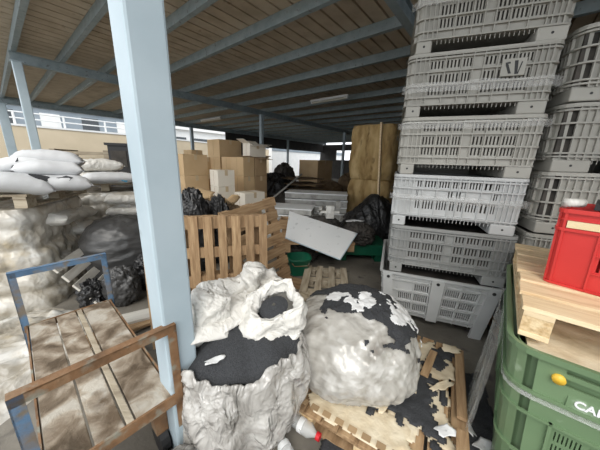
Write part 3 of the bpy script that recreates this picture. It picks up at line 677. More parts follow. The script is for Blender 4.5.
# film heap on the floor in front of the post
hp = []
for j in range(60):
    row = []
    for i in range(60):
        x = -.36 + .72*i/59; y = -.25 + .5*j/59; e = max(0, 1 - (x/.36)**2)*max(0, 1 - (y/.25)**2)
        row.append(Vector((x, y, max(0, .22*e**.8 + e**.3*(ridge(x*4, y*4, 0, 6)*.06 + ridge(x*11, y*11, 0, 8)*.03)))))
    hp.append(row)
o = MB().grid(hp).build('film_heap', film_g, None, True); xform(o, (-.50, .80, 0), .3); tag(o, 'heap of clear crumpled film on the floor before the blue post', 'film')
hp = []
for j in range(80):
    row = []
    for i in range(70):
        x = -.60 + 1.2*i/69; y = -.80 + 1.6*j/79; e = max(0, 1 - abs(x/.60)**3)*max(0, 1 - abs(y/.80)**3)
        row.append(Vector((x, y, max(0, .10*e + .16*e*max(0, -x + .1) + e**.3*fold(x*1.5, y*1.5, 0, 6)*.14))))
    hp.append(row)
o = MB().grid(hp).build('film_sheet', film_t, None, True); xform(o, (-2.36, 1.50, 0), -.15); tag(o, 'sheet of dusty film trailing on the floor left of the trolley', 'film')
# ------------------------------------------------------------------ second big bag on its pallet
E1 = Vector((.86, -.51, 0)).normalized(); E2 = Vector((.51, .86, 0)); RZQ = math.atan2(E1.y, E1.x)
PP = Vector((.686, 1.473, 0))
pq = pallet('wooden pallet littered with granules and torn board, under the second big bag', 1.15, .96, 9, wood, TR(PP, RZQ + PI/2), .86, None, chip, .14, True, 21)
B2 = Vector((.385, 1.505, .141))
def b2(a, e):
    d = Vector((math.cos(e)*math.cos(a), math.cos(e)*math.sin(a), math.sin(e))); n = 2.35 if e > 0 else 2.35 + .5*min(1, -e*1.6)
    q = (abs(d.x)**n + abs(d.y)**n + abs(d.z)**n)**(-1/n)
    k = q*(1 + .06*ns(d.x*1.6, d.y*1.6, d.z*1.4 + 12) + .10*fold(d.x*.8, d.y*.8, d.z*.5, 14) + .05*fold(d.x*2.2 + d.z*.5, d.y*2.2, d.z*.8, 16))
    p = Vector((d.x*.43*k, d.y*.42*k, d.z*.262*k + .262))
    if p.z < .12: m = 1 + (.12 - max(p.z, 0))*.9*(1 if p.x < 0 else .2); p.x *= m; p.y *= m
    p.x += .10*max(0, p.z)*1.0; p.y += .18*max(0, p.z); p.z = max(0, p.z)
    return p
bg2 = thing('big_bag', 'bulging film wrapped big bag with black granules over its top, on a pallet', 'bulk bag', B2, 0)
MB().grid([[b2(2*PI*i/170, PI*(j/110 - .5)) for i in range(170)] for j in range(111)], False, True).build('film_wrap', film, bg2, True)
def cap_patch(axis, keep, off, seed, name, mat, par, na=260, ne=150):
    ax_ = Vector(axis).normalized(); mb = MB(); g = {}
    def pt(i, j):
        i %= na
        if (i, j) not in g:
            a = 2*PI*i/na; e = PI*(j/ne - .5); p = b2(a, e); d = (p - Vector((.04, .05, .22))).normalized(); g[i, j] = len(mb.v); mb.v.append(tuple(p + d*(off + .006*ns(p.x*30, p.y*30, seed + p.z*30))))
        return g[i, j]
    for i in range(na):
        for j in range(ne//2 - 10, ne):
            a = 2*PI*(i + .5)/na; e = PI*((j + .5)/ne - .5); d = Vector((math.cos(e)*math.cos(a), math.cos(e)*math.sin(a), math.sin(e)))
            if keep(math.degrees(d.angle(ax_)), d): mb.f.append((pt(i, j), pt(i + 1, j), pt(i + 1, j + 1), pt(i, j + 1)))
    return mb.build(name, mat, par, True, solid=.005)
cap_patch((.46, .38, .80), lambda t, d: t + 26*ns(d.x*3, d.y*3, d.z*3 + 4) + 12*ns(d.x*9, d.y*9, d.z*9) < 63, .012, 3, 'granulate_spill', granule, bg2)
for k, (axs, rr) in enumerate((((.72, .05, .70), 11), ((.10, -.12, .98), 9), ((.86, -.10, .42), 8), ((-.35, .05, .93), 9), ((.55, -.30, .77), 9), ((.90, .10, .55), 8), ((-.05, -.25, .96), 6))):
    cap_patch(axs, lambda t, d, q=rr, s_=k: t*(1 + .9*ns(d.x*5, d.y*5, d.z*5 + s_*3.3)) + 4*ns(d.x*16, d.y*16, d.z*16) < q, .021, k, 'torn_film_flap', white_torn, bg2)
# litter on the pallet
def flat_patch(name, label, cat, mat, M, sx, sy, seed, thick, th=.55, cell=.012, freq=6, kind=None, stair=0):
    mb = MB(); nx, ny = int(sx/cell), int(sy/cell); g = {}
    def ok(i, j):
        u, v = (i + .5)/nx*2 - 1, (j + .5)/ny*2 - 1
        return 0 <= i < nx and 0 <= j < ny and max(abs(u), abs(v))**3 + .9*ns(i*cell*freq, j*cell*freq, seed) + .5*ns(i*cell*freq*3, j*cell*freq*3, seed) < th
    def pt(i, j):
        if (i, j) not in g:
            edge = sum(ok(i + a, j + b) for a in (-1, 0) for b in (-1, 0))/4
            x, y = (i/nx - .5)*sx, (j/ny - .5)*sy; g[i, j] = len(mb.v); mb.v.append((x + .004*ns(i, j, seed), y + .004*ns(j, i, seed), (thick if edge > .9 else thick*.15) + thick*.6*ns(x*20, y*20, seed + 2)*(edge > .9)))
        return g[i, j]
    for i in range(nx):
        for j in range(ny):
            if ok(i, j): mb.f.append((pt(i, j), pt(i+1, j), pt(i+1, j+1), pt(i, j+1)))
    o = mb.build(name, mat, None, True, solid=.003); o.matrix_world = M
    tag(o, label, cat)
    if kind: o['kind'] = kind
    return o
QM = lambda x, y, z, r=0: TR(PP + E1*x + E2*y + Vector((0, 0, z)), RZQ + r)
tbd = flat_patch('torn_board', 'torn ivory board layer along the near edge of the littered pallet', 'torn board', card_iv, QM(-.13, -.44, .146), .70, .25, 3, .006, .8, .010, 6)
for k in range(8): MB().box(-.31 + .08*k, -.262 + .08*k, -.11, -.075, .008, .0125).build('brown_patch', card_d, tbd)
flat_patch('torn_board', 'torn ivory board layer on the right half of the littered pallet', 'torn board', card_iv, QM(.23, .04, .146), .48, 1.02, 5, .006, .50, .012, 6)
flat_patch('granule_spill', 'charcoal granules spilt over the littered pallet right of the big bag', 'granules', granule, QM(.12, -.12, .158), .56, .72, 11, .012, .34, .011, 7, 'stuff')
flat_patch('granule_spill', 'charcoal granules spilt along the far right of the littered pallet', 'granules', granule, QM(.33, .36, .158), .26, .36, 15, .010, .30, .011, 8, 'stuff')
flat_patch('granule_spill', 'charcoal granules on the floor in front of the littered pallet', 'granules', granule, TR((.30, .98, .002), .3), .6, .34, 17, .012, .55, .012, 5, 'stuff')
flat_patch('granule_spill', 'charcoal granules on the floor between littered pallet and green bin', 'granules', granule, TR((1.16, 1.30, .002), RZQ + .1), .34, .9, 19, .012, .75, .012, 4, 'stuff')
flat_patch('granule_spill', 'charcoal granules on the floor between the two big bags', 'granules', granule, TR((.10, 1.95, .002), .3), .4, .5, 23, .012, .6, .012, 4, 'stuff')
for k, (x, y, rz, L_, lb) in enumerate(((.24, .22, 1.42, .30, 'short brown batten lying among the granules on the littered pallet'), (.435, .16, 1.58, .62, 'long brown batten along the right edge of the littered pallet'), (.43, -.40, 1.55, .34, 'short brown batten near the front right corner of the littered pallet'))):
    o = MB().box(-L_/2, L_/2, -.026, .026, 0, .02).build('wooden_batten', wood, bevel=.002); o.matrix_world = QM(x, y, .172, rz); tag(o, lb, 'batten')
for k, (x, y, z, sx, sy, lb) in enumerate(((.36, -.28, .19, .06, .045, 'curled white film scrap near the front batten of the littered pallet'), (.13, -.10, .185, .05, .07, 'ivory torn flake in the middle of the spilt granules'), (.33, .05, .185, .035, .11, 'long ivory flake beside the short batten on the granules'), (.38, .47, .19, .08, .05, 'ivory torn flake at the far right corner of the littered pallet'), (.02, -.30, .185, .09, .03, 'ivory torn flake on granules near the front of the big bag'))):
    scrap(lb, PP + E1*x + E2*y + Vector((0, 0, z)), (0, 0, k), sx, sy, 30 + k, white_torn if k == 0 else card_iv, .004, 17, .12)
for k, (x, y, sx, sy, lb) in enumerate(((1.12, 1.08, .07, .05, 'white film scrap on the dark floor left of the green bin'), (1.10, 1.22, .09, .04, 'striped white film scrap farther in on the dark floor left of the green bin'))):
    scrap(lb, (x, y, .03), (.2, 0, k + .5), sx, sy, 50 + k)
# bottles
def bottle(label, loc, rot, cap=True, L_=.2, r0=.036):
    r = thing('plastic_bottle', label, 'bottle', loc, rot)
    pr = [(0, r0*.9), (.01, r0), (L_*.3, r0*.92), (L_*.5, r0), (L_*.7, r0), (L_*.84, r0*.55), (L_*.9, r0*.4), (L_*.97, r0*.4)]
    P = [[Vector((q*math.cos(2*PI*i/20)*(1 + .12*ns(z*20, i*.6, L_*9)), q*math.sin(2*PI*i/20), z)) for i in range(20)] for z, q in pr]
    mb = MB().grid(P, False, True); mb.f.append(tuple(range(20))[::-1]); mb.build('bottle_body', clearp, r, True)
    if cap: MB().tube([(0, 0, L_*.93), (0, 0, L_*1.04)], r0*.55, 14).build('cap', red_cap, r)
    MB().tube([(0, 0, L_*.36), (0, 0, L_*.52)], r0*1.02, 18).build('paper_label', white_p, r)
    return r
bottle('crumpled clear bottle, its red cap pointing right, at the corner between the big bags', (-.03, 1.20, .06), (PI/2, 0, 1.0), True, .21, .042)
bottle('clear bottle with red cap nearest the camera, below the other bottles', (-.10, 1.11, .042), (PI/2, 0, .6), True, .19, .036)
bottle('clear bottle lying behind the other two against the pallet edge', (-.05, 1.28, .045), (PI/2, 0, 2.2), True, .2, .04)
scrap('crumpled clear plastic bag piece among the bottles', (-.02, 1.20, .105), (.2, .1, .3), .11, .08, 61, film_clear, .002, 15, .5)
# ------------------------------------------------------------------ green bin, pallet and red crate at the right
EA = -U; EB = V; RZG = SHED - PI/2
RZG = math.atan2(EA.y, EA.x)
zb = .885
c0 = EA*.155 + EB*1.315                                     # near left corner
GW, GD = 1.0, 1.18
gc = c0 + EA*(GW/2) + EB*(GD/2)
gb = thing('plastic_bin', 'big green plastic bin with yellow plug and white lettering, bottom right', 'bin', (gc.x, gc.y, 0), RZG)
sh = Shell(GW, GD, zb, .09, .07); holes = []
p0, L_ = sh.starts[0]
for (q0, Lq) in sh.starts:
    for a, c in ((.115, .23), (.25, .37), (.39, .51), (.53, .65), (.67, .79)):
        n = 7; w = (c - a)*Lq/n
        for i in range(n):
            for z0, z1 in ((.40, .45), (.47, .52), (.33, .38)): x = q0 + a*Lq + i*w; holes.append((x + w*.3, x + w*.7, z0, z1))
    for z0, z1 in ((.822, .848), (.765, .80)): holes.append((q0 + .105*Lq, q0 + .88*Lq, z0, z1))
b = MB(); sh.wall(b, [.12, .875], holes, .008); b.box(-.42, .42, -.5, .5, .12, .14); b.build('bin_wall', green_p, gb, bevel=0)
MB().box(-.44, .44, -.53, .53, .835, .85).build('cover_sheet', card_iv, gb)
inn = Shell(GW - .05, GD - .05, zb, .08, .07); b = MB(); inn.wall(b, [.14, .86], [], .006); b.build('inner_wall', green_p, gb)
rb = MB(); sh.rib(rb, 0, sh.tot, .857, .885, .018); rb.build('rim', green_p, gb)
rb = MB(); sh.rib(rb, 0, sh.tot, .665, .68, .012); sh.rib(rb, 0, sh.tot, .545, .557, .012); sh.rib(rb, 0, sh.tot, .30, .315, .012)
for q0, Lq in sh.starts:
    for f in (.095, .5, .9): sh.rib(rb, q0 + f*Lq - .006, q0 + f*Lq + .006, .30, .557, .012)
rb.build('rib', green_p, gb)
rb = MB(); sh.rib(rb, 0, sh.tot, .640, .660, .015); rb.build('film_band', film_clear, gb)
for q0, Lq in sh.starts:
    f = MB(); sh.wall(f, [0, .12], [], .06, q0 + Lq - .1, q0 + Lq + sh.al + .1) if q0 + Lq + sh.al + .1 < sh.tot else sh.wall(f, [0, .12], [], .06, q0 + Lq - .1, sh.tot - .001); f.build('foot', green_p, gb)
P0, P1 = sh.pt(p0 + .068, .79, -.01), sh.pt(p0 + .068, .79, .014)
MB().tube([P0, P1], .021, 18).build('yellow_plug', yellow, gb, True)
tc = bpy.data.curves.new('letters', 'FONT'); tc.body = 'CAMP'; tc.size = .044; tc.extrude = .002; tc.offset = .0012; to = bpy.data.objects.new('letters', tc); COL.objects.link(to)
bpy.context.view_layer.update(); me = bpy.data.meshes.new_from_object(to.evaluated_get(bpy.context.evaluated_depsgraph_get())); bpy.data.objects.remove(to)
me.materials.clear(); me.materials.append(white_p); lo = bpy.data.objects.new('lettering', me); COL.objects.link(lo); lo.parent = gb
q = sh.pt(p0 + .125, .692, .003)
MB().box(-.02, .30, -.004, .0, -.012, .042, Matrix.Translation(q) @ Matrix.Rotation(-.08, 4, 'X')).build('name_panel', green_p, gb)
lo.location = q + Vector((0, -.006, .002)); lo.rotation_euler = (PI/2 - .08, 0, 0)
# white film hanging down the bin's left side
P = []
for j in range(50):
    f = j/49; row = []
    for i in range(40):
        g = i/39; yb = EB*(1.42 + .62*g); off = -.015 - .05*f**1.2 + ridge(g*4, f*.5, 1, 7)*.03*(.3 + f)
        b_ = EA*(.155 + off - .02) + yb; row.append(Vector((b_.x, b_.y, .84 - .80*f + .05*math.sin(g*7))))
    P.append(row)
o = MB().grid(P).build('hanging_film', film_clear, None, True); tag(o, 'whitish clear film hanging down the left side of the green bin', 'film')
gp = pallet('fresh pine pallet lying on the green bin under the red crate', 1.1, 1.2, 7, wood_new, TR((0, 0, 0)), .80, None, chip, .145, True, 33)
pc = EA*(.165 + .55) + EB*(1.395 + .6); gp.matrix_world = TR((pc.x, pc.y, zb + .001), RZG)
zr = zb + .147
rzr = math.atan2(-.157, .129); rxd = Vector((math.cos(rzr), math.sin(rzr), 0)); ryd = Vector((-rxd.y, rxd.x, 0))
rcorner = gz(541.3, 280.7, zr)
RWd, RD, RH = .60, .40, .40
rc_c = rcorner + rxd*(RWd/2) + ryd*(RD/2)
rc = thing('plastic_crate', 'red plastic crate with buff paper strip on the fresh pine pallet', 'crate', (rc_c.x, rc_c.y, zr + .001), rzr)
sh = Shell(RWd, RD, RH, .02, .012); holes = []
for q0, Lq in sh.starts:
    for a, c in ((.24, .42), (.48, .65), (.70, .85)):
        n = 4; w = (c - a)*Lq/n
        for i in range(n):
            for z0, z1 in ((.11, .18), (.20, .275)): x = q0 + a*Lq + i*w; holes.append((x + w*.28, x + w*.72, z0, z1))
b = MB(); sh.wall(b, [.0, RH - .01], holes, .005); b.box(-.27, .27, -.17, .17, 0, .008); b.build('crate_wall', red_p, rc)
rb = MB(); sh.rib(rb, 0, sh.tot, RH - .02, RH, .014); sh.rib(rb, 0, sh.tot, .29, .305, .014); sh.rib(rb, 0, sh.tot, 0, .012, .010); sh.rib(rb, 0, sh.tot, .345, .352, .01); rb.build('rim', red_p, rc)
rb = MB()
for q0, Lq in sh.starts:
    for f in (.0, .22, .45, .675, .87, 1.0): sh.rib(rb, q0 + f*Lq - .004, q0 + f*Lq + .004, 0, .30, .010)
    for z in (.10, .19, .285): sh.rib(rb, q0 + .22*Lq, q0 + .87*Lq, z - .004, z + .004, .009)
    for f in (.0, .5, 1.0): sh.rib(rb, q0 + f*Lq - .004, q0 + f*Lq + .004, .30, RH, .010)
rb.build('rib', red_p, rc)
q0, Lq = sh.starts[0]; pb2 = MB(); sh.rib(pb2, q0 - .0 + .008, q0 + Lq - .01, .308, .343, .012); pb2.build('paper_strip', paper_y, rc)
top_ = rcorner + Vector((0, 0, RH + .028))
tb = thing('paper_roll', 'small pale roll of paper with pink end resting on the red crate', 'roll', top_ + rxd*.03 + ryd*.05, rzr + .95)
MB().tube([(-.045, 0, 0), (.045, 0, 0)], .022, 16).build('roll_body', woven, tb, True); MB().tube([(.042, 0, 0), (.05, 0, 0)], .018, 12).build('pink_end', card_iv, tb)
dk = thing('black_tray', 'flat black tray resting across the top of the red crate', 'tray', rc_c + Vector((.0, 0, zr + RH + .002 - rc_c.z)), rzr)
MB().box(-.20, .28, -.15, .17, 0, .012).build('tray_base', black_p, dk)
for a in ((-.20, .28, -.15, -.138, .012, .03), (-.20, .28, .158, .17, .012, .03), (-.20, -.188, -.138, .158, .012, .03), (.268, .28, -.138, .158, .012, .03)): MB().box(*a).build('tray_edge', black_p, dk)
# ------------------------------------------------------------------ cardboard boxes
def carton(label, loc, a, b, h, mat=card, rz=SHED - PI/2, open_=False, group=None, tilt=0, seed=1, strap=True):
    r = thing('cardboard_box', label, 'box', loc, (0, tilt, rz), group); rd = random.Random(seed)
    # local x: along -U ... y along V ; the near corner is the origin, a goes along U (left, away), b along V (right, away)
    MB().box(-a, 0, 0, b, 0, h).build('carton', mat, r, bevel=.006)
    MB().box(-a - .002, .002, b/2 - .03, b/2 + .03, h - .10, h + .003).build('tape_strip', tape, r)
    MB().box(-a/2 - .002, -a/2 + .002, -.002, b + .002, h*.1, h*.96).build('seam', card_d, r)
    if open_:
        for x, s_ in ((-a, -1), (0, 1)):
            MB().box(0, .006, 0, b, 0, a*.48, TR((x, 0, h), 0, 0, s_*rd.uniform(.9, 1.9))).build('flap', mat, r)
        for y, s_ in ((0, 1), (b, -1)):
            MB().box(-a, 0, 0, .006, 0, b*.42, TR((0, y, h), 0, s_*rd.uniform(1.0, 1.8))).build('flap', mat, r)
    return r
def at_edge(px, D, z): p = gd_(px, D); return Vector((p.x, p.y, z))
def gd_(px, D):
    d = ray(px, 161); k = D/math.hypot(d.x, d.y); return Vector((d.x*k, d.y*k, 0))
RB = math.atan2(-U.y, -U.x)
# front tall group on a pallet: near edge at 243
bp = at_edge(243, 5.3, 0)
pallet('pallet under the tall group of cardboard boxes', 1.2, 1.0, 6, wood, TR(bp + U*.40 + V*.55, RB + PI/2), .7, None, None, .14, True, 41)
z = .145
grp = 'cartons stacked in the tall group'
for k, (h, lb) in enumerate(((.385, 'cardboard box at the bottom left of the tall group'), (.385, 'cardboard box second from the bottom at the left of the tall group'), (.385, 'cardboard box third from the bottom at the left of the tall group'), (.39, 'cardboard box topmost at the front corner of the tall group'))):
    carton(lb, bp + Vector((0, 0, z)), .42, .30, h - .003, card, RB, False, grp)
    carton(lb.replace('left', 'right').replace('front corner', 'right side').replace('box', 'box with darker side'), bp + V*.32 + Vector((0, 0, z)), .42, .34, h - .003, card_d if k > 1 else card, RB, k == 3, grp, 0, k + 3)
    carton(lb.replace('left', 'back left').replace('front corner', 'back left'), bp + U*.43 + V*.02 + Vector((0, 0, z)), .36, .40, h - .003, card, RB, False, grp)
    z += h
carton('pale ended cardboard box lying tilted on top of the tall group', bp + U*.05 + V*.22 + Vector((0, 0, 1.70)), .30, .40, .27, card_w, RB - .15, True, None, .04, 8)
# group behind: near edge at 220
bq = at_edge(220, 6.15, 0); z = .0
for k in range(5):
    h = (.42, .42, .42, .42, .40)[k]
    carton('cardboard box in the rearmost column, %s' % ('lowest', 'second from the floor', 'third from the floor', 'fourth from the floor', 'highest of all the boxes')[k], bp*0 + bq + Vector((0, 0, z)), .50, .62, h - .003, card if k < 4 else card, RB, False, 'rear column of cartons'); z += h
carton('brown cardboard box beside the rearmost column, on its left', at_edge(203, 6.4, 1.27), .45, .26, .40, card, RB)
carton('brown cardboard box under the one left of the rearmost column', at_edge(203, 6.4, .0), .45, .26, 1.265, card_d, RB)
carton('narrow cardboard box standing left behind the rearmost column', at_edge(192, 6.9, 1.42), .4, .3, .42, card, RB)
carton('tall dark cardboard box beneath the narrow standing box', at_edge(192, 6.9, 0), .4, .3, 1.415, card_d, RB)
# left pair
bl_ = at_edge(183, 5.2, 0); z = .0
for k, h in enumerate((.46, .46, .39, .40)):
    carton('brown cardboard box in the column next to the blue post, %s' % ('lowest', 'second from the floor', 'third from the floor', 'topmost')[k], bl_ + Vector((0, 0, z)), .34, .50, h - .003, card if k > 1 else card_d, RB, False, 'column of brown cartons by the post'); z += h
# pale pair in front
be = at_edge(217, 4.75, 0); z = .0
for k, h in enumerate((.42, .42, .30, .30)):
    carton('pale ended cardboard box in the short front column, %s' % ('lowest', 'second from the floor', 'just under the top', 'topmost')[k], be + Vector((0, 0, z)), .32, .34, h - .003, card_w if k > 1 else card_d, RB - .1, False, 'short front column of cartons'); z += h
bh = at_edge(244, 4.5, 0)
for k, (h, z) in enumerate(((.4, 0), (.40, .4), (.25, .80))):
    carton('flat cardboard box with pale end above the tilted pallet' if k == 2 else 'cardboard box hidden low behind the tilted pallet, %s' % ('lowest', 'second')[k], bh + Vector((0, 0, z)), .34, .46, h - .003, card_w if k == 2 else card_d, RB - .05)
for k, (px, D, z, sx, rx, lb) in enumerate(((198, 4.5, 1.06, .22, .9, 'torn cardboard sheet standing in front of the left box column'), (212, 4.3, .98, .16, 1.2, 'crumpled cardboard piece left of the flat pale box'), (224, 4.2, .92, .2, .8, 'cardboard offcut lying between dark bag and flat box'), (232, 4.25, .98, .14, 1.3, 'small bent cardboard flap before the flat pale box'))):
    scrap(lb, at_edge(px, D, z), (rx, .2*k, .5 + k), sx, sx*.7, 70 + k, card, .006, 7, .2, None, 'cardboard_piece', 'cardboard')
for k, (px, D, h) in enumerate(((203, 4.5, .90), (229, 4.2, .86))):
    blob(('dark rubbish heap under the torn cardboard, left', 'dark rubbish heap under the torn cardboard, right')[k], 'rubbish_heap', 'rubbish', at_edge(px, D, 0), .20, .18, h/2, 80 + k, (junk, brown_j)[k], .2, 2.5, part='heap')
blob('big black bag behind the upright slatted pallet', 'plastic_bag', 'bag', at_edge(188, 3.75, .0), .24, .2, .58, 84, black_bag, .16, 2.4, rot=.3)
blob('small black bag right of the big black one behind the slatted pallet', 'plastic_bag', 'bag', at_edge(216, 3.95, .0), .16, .16, .50, 85, black_bag, .25, 2.6, rot=.3)
# ------------------------------------------------------------------ green plastic pallet with junk on it
gpl = thing('plastic_pallet', 'green plastic pallet on the floor under the grey white panel', 'pallet', (.72, 4.28, 0), -.02)
MB().box(-.78, .78, -.36, .25, .20, .30).build('deck', green_d, gpl, bevel=.01); MB().box(-.80, .80, -.38, -.34, .12, .31).build('front_lip', green_d, gpl, bevel=.01)
for x in (-.68, 0, .68): MB().box(x - .1, x + .1, -.34, .23, 0, .2).build('foot', green_d, gpl, bevel=.01)
for k in range(6): MB().box(-.7 + .24*k, -.56 + .24*k, -.382, -.37, .15, .28).build('grip_rib', green_d, gpl)
gt = thing('green_tub', 'green plastic tub in front of the tilted pallet', 'tub', (.00, 3.42, 0), .2)
P = []
for z_, r_ in ((0, .13), (.02, .135), (.24, .165), (.25, .18), (.265, .18), (.265, .155), (.03, .12)): P.append([Vector((r_*(abs(math.cos(2*PI*i/32))**.6)*(1 if math.cos(2*PI*i/32) > 0 else -1), r_*(abs(math.sin(2*PI*i/32))**.6)*(1 if math.sin(2*PI*i/32) > 0 else -1), z_)) for i in range(32)])
mb = MB().grid(P, False, True); mb.f.append(tuple(range(32))[::-1]); m = len(mb.v); mb.f.append(tuple(m - 32 + k for k in range(32))); mb.build('tub_body', green_d, gt, True)
MB().tube([(-.17, 0, .24), (-.1, -.2, .19), (.1, -.2, .19), (.17, 0, .24)], .006, 6).build('handle', rust, gt)
t = tag(MB().box(-.22, .22, -.07, .07, 0, .09).build('wood_block', wood, bevel=.004), 'brown timber block lying below the green tub', 'timber'); xform(t, (-.09, 3.02, 0), -.4)
t = tag(MB().box(-.3, .3, -.16, .16, 0, .03).build('loose_board', wood_old, bevel=.003), 'grey wood sheet on the floor between green tub and big bag', 'board'); xform(t, (-.02, 2.62, 0), .3)
# grey white panel resting tilted
q0, q1, q2 = Vector((.90, 3.70, .555)), Vector((.555, 3.10, .352)), Vector((-.22, 3.60, .48)); q3 = q0 + (q2 - q1)*1.42
pn = thing('grey_panel', 'grey white flat panel sticking out over the green plastic pallet', 'panel', q1)
nn = (q0 - q1).cross(q2 - q1).normalized()*.014
if nn.z < 0: nn = -nn
b = MB().hexa([p - q1 for p in (q1, q0, q3, q2)] + [p - q1 + nn for p in (q1, q0, q3, q2)]); b.build('sheet', panel_w, pn, bevel=.002)
b = MB()
for s_, e_ in ((q1, q0), (q1, q2)): b.tube([s_ - q1 + nn*.5, e_ - q1 + nn*.5], .009, 6)
b.build('edge_trim', steel, pn)
sup = pallet('brown pallet lying under the grey white panel', 1.1, 1.1, 6, wood, TR((.25, 4.05, .305), .1), .7, None, None, .14, True, 51)
for k, (x, y, z, sx, sd_, lb) in enumerate(((-.05, 3.95, .0, .32, 90, 'dark scrap heap left under the grey white panel'), (1.02, 4.1, .302, .22, 91, 'dark scrap heap at the right end of the green plastic pallet'))):
    blob(lb, 'scrap_heap', 'scrap', (x, y, z), sx, .3, (.16, .15)[k], sd_, junk, .3, 3, part='heap')
# slab stacks
def slabs(label, loc, rz, L_, W_, n, t_, base_h):
    g_ = 'grey slabs in stacks'
    pt = pallet('wooden pallet under the %s' % label, L_, W_, 5, wood_old, TR(loc, rz), .6, None, None, base_h, True, int(loc[0]*10) + 61)
    for k in range(n):
        r = thing('grey_slab', 'flat grey slab in the %s, %s' % (label, ('lowest', 'second', 'third', 'fourth', 'fifth', 'sixth', 'seventh')[k] + (' and topmost' if k == n - 1 else ' from below' if k else '')), 'slab', (loc[0] + .03*ns(k, 1, loc[0]*5), loc[1], loc[2] + base_h + .001 + k*t_), rz + .12*ns(k*2.3, 4, loc[1]), g_)
        MB().box(-L_/2, L_/2, -W_/2, W_/2, .01, t_ - .012).build('slab_body', slab_m, r, bevel=.006); MB().box(-L_/2 - .008, L_/2 + .008, -W_/2 - .008, W_/2 + .008, t_ - .026, t_ - .006).build('top_lip', panel_w, r)
slabs('left slab stack by the tilted pallet', (-.22, 4.75, 0), -.12, .95, .55, 5, .13, .14)
slabs('right slab stack before the dark bales', (.36, 5.6, 0), -.15, 1.35, .6, 6, .14, .14)
wbx = thing('wooden_tray', 'shallow brown wooden tray between slab stack and grey white panel', 'tray', (-.0, 4.32, .46), -.05)
MB().box(-.36, .36, -.12, .12, 0, .02).build('tray_floor', wood, wbx); MB().box(-.36, .36, -.14, -.12, 0, .17).build('front_board', wood, wbx)
MB().box(-.36, .36, .12, .14, 0, .17).build('back_board', wood, wbx)
for x in (-.36, .34): MB().box(x, x + .02, -.12, .12, 0, .17).build('end_board', wood, wbx)
for k, (px, py, Y, s_, lb) in enumerate(((330, 212, 4.3, .07, 'small cream carton with arms standing on the junk heap'), (338, 205, 4.35, .04, 'small grey machine part on the junk heap'), (341, 216, 4.25, .03, 'thin grey bracket lying on the junk heap'), (322, 205, 4.5, .05, 'upright grey tin on the junk heap'))):
    c = gy(px, py, Y); c.z -= .10*(k == 3) + .05*(k == 2); r = thing('machine_part' if k else 'cream_carton', lb, 'part' if k else 'carton', c, .3*k)
    MB().box(-s_, s_, -s_*.7, s_*.7, -s_*1.6, s_*1.6).build('body', (woven, slab_m, slab_m, slab_m)[k], r, bevel=.004); MB().box(-s_*2.4, s_*2.4, -s_*.3, s_*.3, -s_*.3, s_*.3).build('arm', (woven, slab_m, slab_m, slab_m)[k], r)
blob('low junk heap between the slabs and the black tarpaulin', 'junk_heap', 'junk', (.38, 4.36, .455), .28, .14, .10, 95, junk, .35, 3.2, part='heap')
# black tarpaulin heap
tp = thing('tarpaulin_heap', 'heap covered in black tarpaulin left of the tall crate stack', 'tarpaulin', (1.40, 5.0, 0), 0)
P = []
for j in range(70):
    row = []
    for i in range(80):
        x = -.72 + 1.34*i/79; y = -.50 + 1.0*j/69; e = max(0, 1 - abs(x/.72)**3)*max(0, 1 - abs(y/.50)**3)
        hh = (.62 + .38*math.exp(-((x - .12)/.34)**2 - ((y + .1)/.4)**2) + .1*x)*e**.35
        fold = ridge(x*3 + y, y*1.6, 0, 3)*.10 + ridge(x*8 + y*2, y*3, 0, 5)*.045
        row.append(Vector((x + fold*.3, y, max(0, hh + fold*e**.3))))
    P.append(row)
MB().grid(P).build('cover', black_bag, tp, True, solid=.004)
tg = Vector((gy(352, 213, 4.2)))
scrap('white film strip lying on the front of the black tarpaulin', Vector((1.04, 4.47, .58)), (.5, 0, .1), .22, .035, 97, white_torn, .003, 11, .2)
# ------------------------------------------------------------------ tall yellow bales
for k, (z0, h) in enumerate(((.14, 1.12), (1.265, 1.22))):
    r = thing('wool_bale', ('yellow wrapped bale at the bottom of the tall pair, beside the crates', 'yellow wrapped bale on top of the tall pair, beside the crates')[k], 'bale', (1.98, 5.55, z0), SHED - PI/2 + .1, 'tall yellow bales')
    P = []; nu, nv = 90, 40
    for j in range(nv + 1):
        f = j/nv; row = []
        for i in range(nu):
            a = 2*PI*i/nu; c, s_ = math.cos(a), math.sin(a); n = 7; q = (abs(c)**n + abs(s_)**n)**(-1/n); kk = 1 - .10*abs(2*f - 1)**6
            g = ridge(c*2.4, s_*2.4, f*3 + k*4, 6)*.03 + ridge(c*7, s_*7, f*6, 8)*.012
            row.append(Vector((-.52 + c*(q*.52*kk + g), .52 + s_*(q*.52*kk + g), h*f)))
        P.append(row)
    mb = MB().grid(P, False, True); mb.f.append(tuple(range(nu))[::-1]); m = len(mb.v); mb.f.append(tuple(m - nu + i for i in range(nu))); mb.build('bale_body', wool, r, True)
    for yy in (.22, .82): MB().box(-1.055, .03, yy - .012, yy + .012, h - .004, h + .006).build('strap', card_d, r)
pallet('pallet under the tall yellow bales', 1.1, 1.1, 6, wood_old, TR(Vector((1.98, 5.55, 0)) + U*.52 + V*.52, RB + .1), .7, None, None, .138, True, 77)
pl = tag(MB().box(-.035, .035, -.02, .02, 0, 2.5).build('wooden_pole', wood_new, bevel=.003), 'long pale batten leaning against the corner of the yellow bales', 'batten'); pl.location = (1.77, 5.40, 0); pl.rotation_euler = (-.085, .045, SHED)
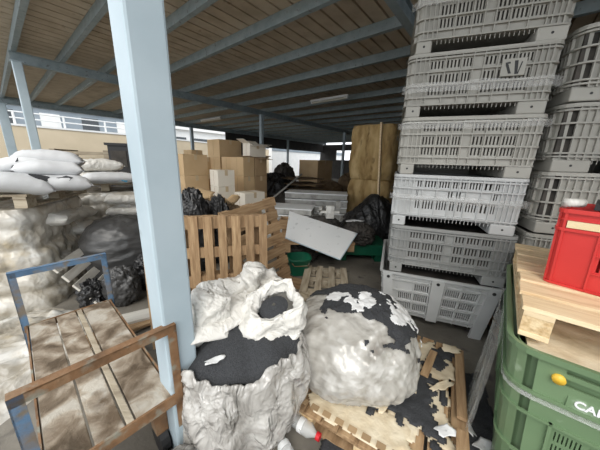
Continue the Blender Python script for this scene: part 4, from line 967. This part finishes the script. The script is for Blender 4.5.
# ------------------------------------------------------------------ dark background stock
for k, (px, D, rx, ry, h, m, lb) in enumerate(((274, 6.9, .5, .42, 1.25, black_bag, 'black covered heap right behind the tall cardboard group'), (284, 8.9, .4, .4, 1.5, junk, 'dark heap behind the slab stacks'), (330, 7.6, .45, .35, 1.05, brown_j, 'low brown heap under the dim carton'), (350, 8.2, .36, .36, 1.25, brown_j, 'brown heap left of the yellow bales'), (288, 6.15, .36, .22, .85, junk, 'dark rubbish strip behind the right slab stack'))):
    blob(lb, 'stock_heap', 'heap', at_edge(px, D, 0), rx, ry, h/2, 100 + k, m, .16, 2.4, part='heap')
db = at_edge(312, 7.0, .0)
for k in range(9):
    pallet('dark brown pallet in the leaning pile behind the slabs, %s' % ('lowest', 'second from the floor', 'third from the floor', 'fourth from the floor', 'fifth from the floor', 'sixth from the floor', 'seventh from the floor', 'eighth from the floor', 'topmost')[k], 1.0, .8, 5, brown_j, TR(at_edge(306 - .6*k, 6.75, .135*k), .5 + .1*ns(k*1.7, 2, 3)), .7, 'dark pallets piled behind the slabs', None, .13, False, 120 + k)
dc = at_edge(318, 8.2, 0)
carton('dim wide carton standing on another in the dark, left of the far post', at_edge(318, 8.4, .9), .8, .9, .8, card, RB, False, None); carton('dark carton under the dim wide one', at_edge(318, 8.4, 0), .8, .9, .895, card_d, RB)
pole = tag(MB().tube([(0, 0, 0), (.75, .5, .62)], .022, 8).build('metal_pole', slab_m, None, True), 'pale metal pole leaning on the black covered heap', 'pole'); pole.location = at_edge(268, 5.6, .72)
for k, (s0, t0, a, b_, h, lb) in enumerate(((3.2, 17.5, 2.0, 2.5, 2.1, 'large dark crate deep in the shed, right'), (6.5, 18.5, 1.6, 2.2, 1.7, 'dark crate deep in the shed, middle'), (1.2, 12.5, 2.2, 2.2, 2.4, 'big dark stack behind the yellow bales'))):
    r = thing('dark_crate', lb, 'crate', shed(s0, t0), RB); MB().box(-a, 0, 0, b_, .1, h).build('crate_wall', junk, r); MB().box(-a - .03, .03, -.03, b_ + .03, h, h + .06).build('lid', brown_j, r)
    for x in (-a, -a/2 - .06, -.12): MB().box(x, x + .12, 0, b_, 0, .1).build('skid', brown_j, r)
# ------------------------------------------------------------------ light
w = bpy.data.worlds.new('sky'); SC.world = w; w.use_nodes = True; bg = w.node_tree.nodes['Background']
bg.inputs['Color'].default_value = (.93, .965, 1.0, 1); bg.inputs['Strength'].default_value = 1.15
sd = bpy.data.lights.new('sun', 'SUN'); so = bpy.data.objects.new('sun', sd); COL.objects.link(so)
sd.energy = 1.2; sd.angle = math.radians(40); sd.color = (1, .94, .85)
dirv = (V*.75 + U*.42 + Vector((0, 0, -.85)))            # light travels from the open side behind the camera into the shed
so.rotation_euler = dirv.to_track_quat('-Z', 'Y').to_euler()
SC.view_settings.view_transform = 'Standard'; SC.view_settings.look = 'None'; SC.view_settings.exposure = .62; SC.view_settings.gamma = 1
SC.view_settings.use_curve_mapping = False
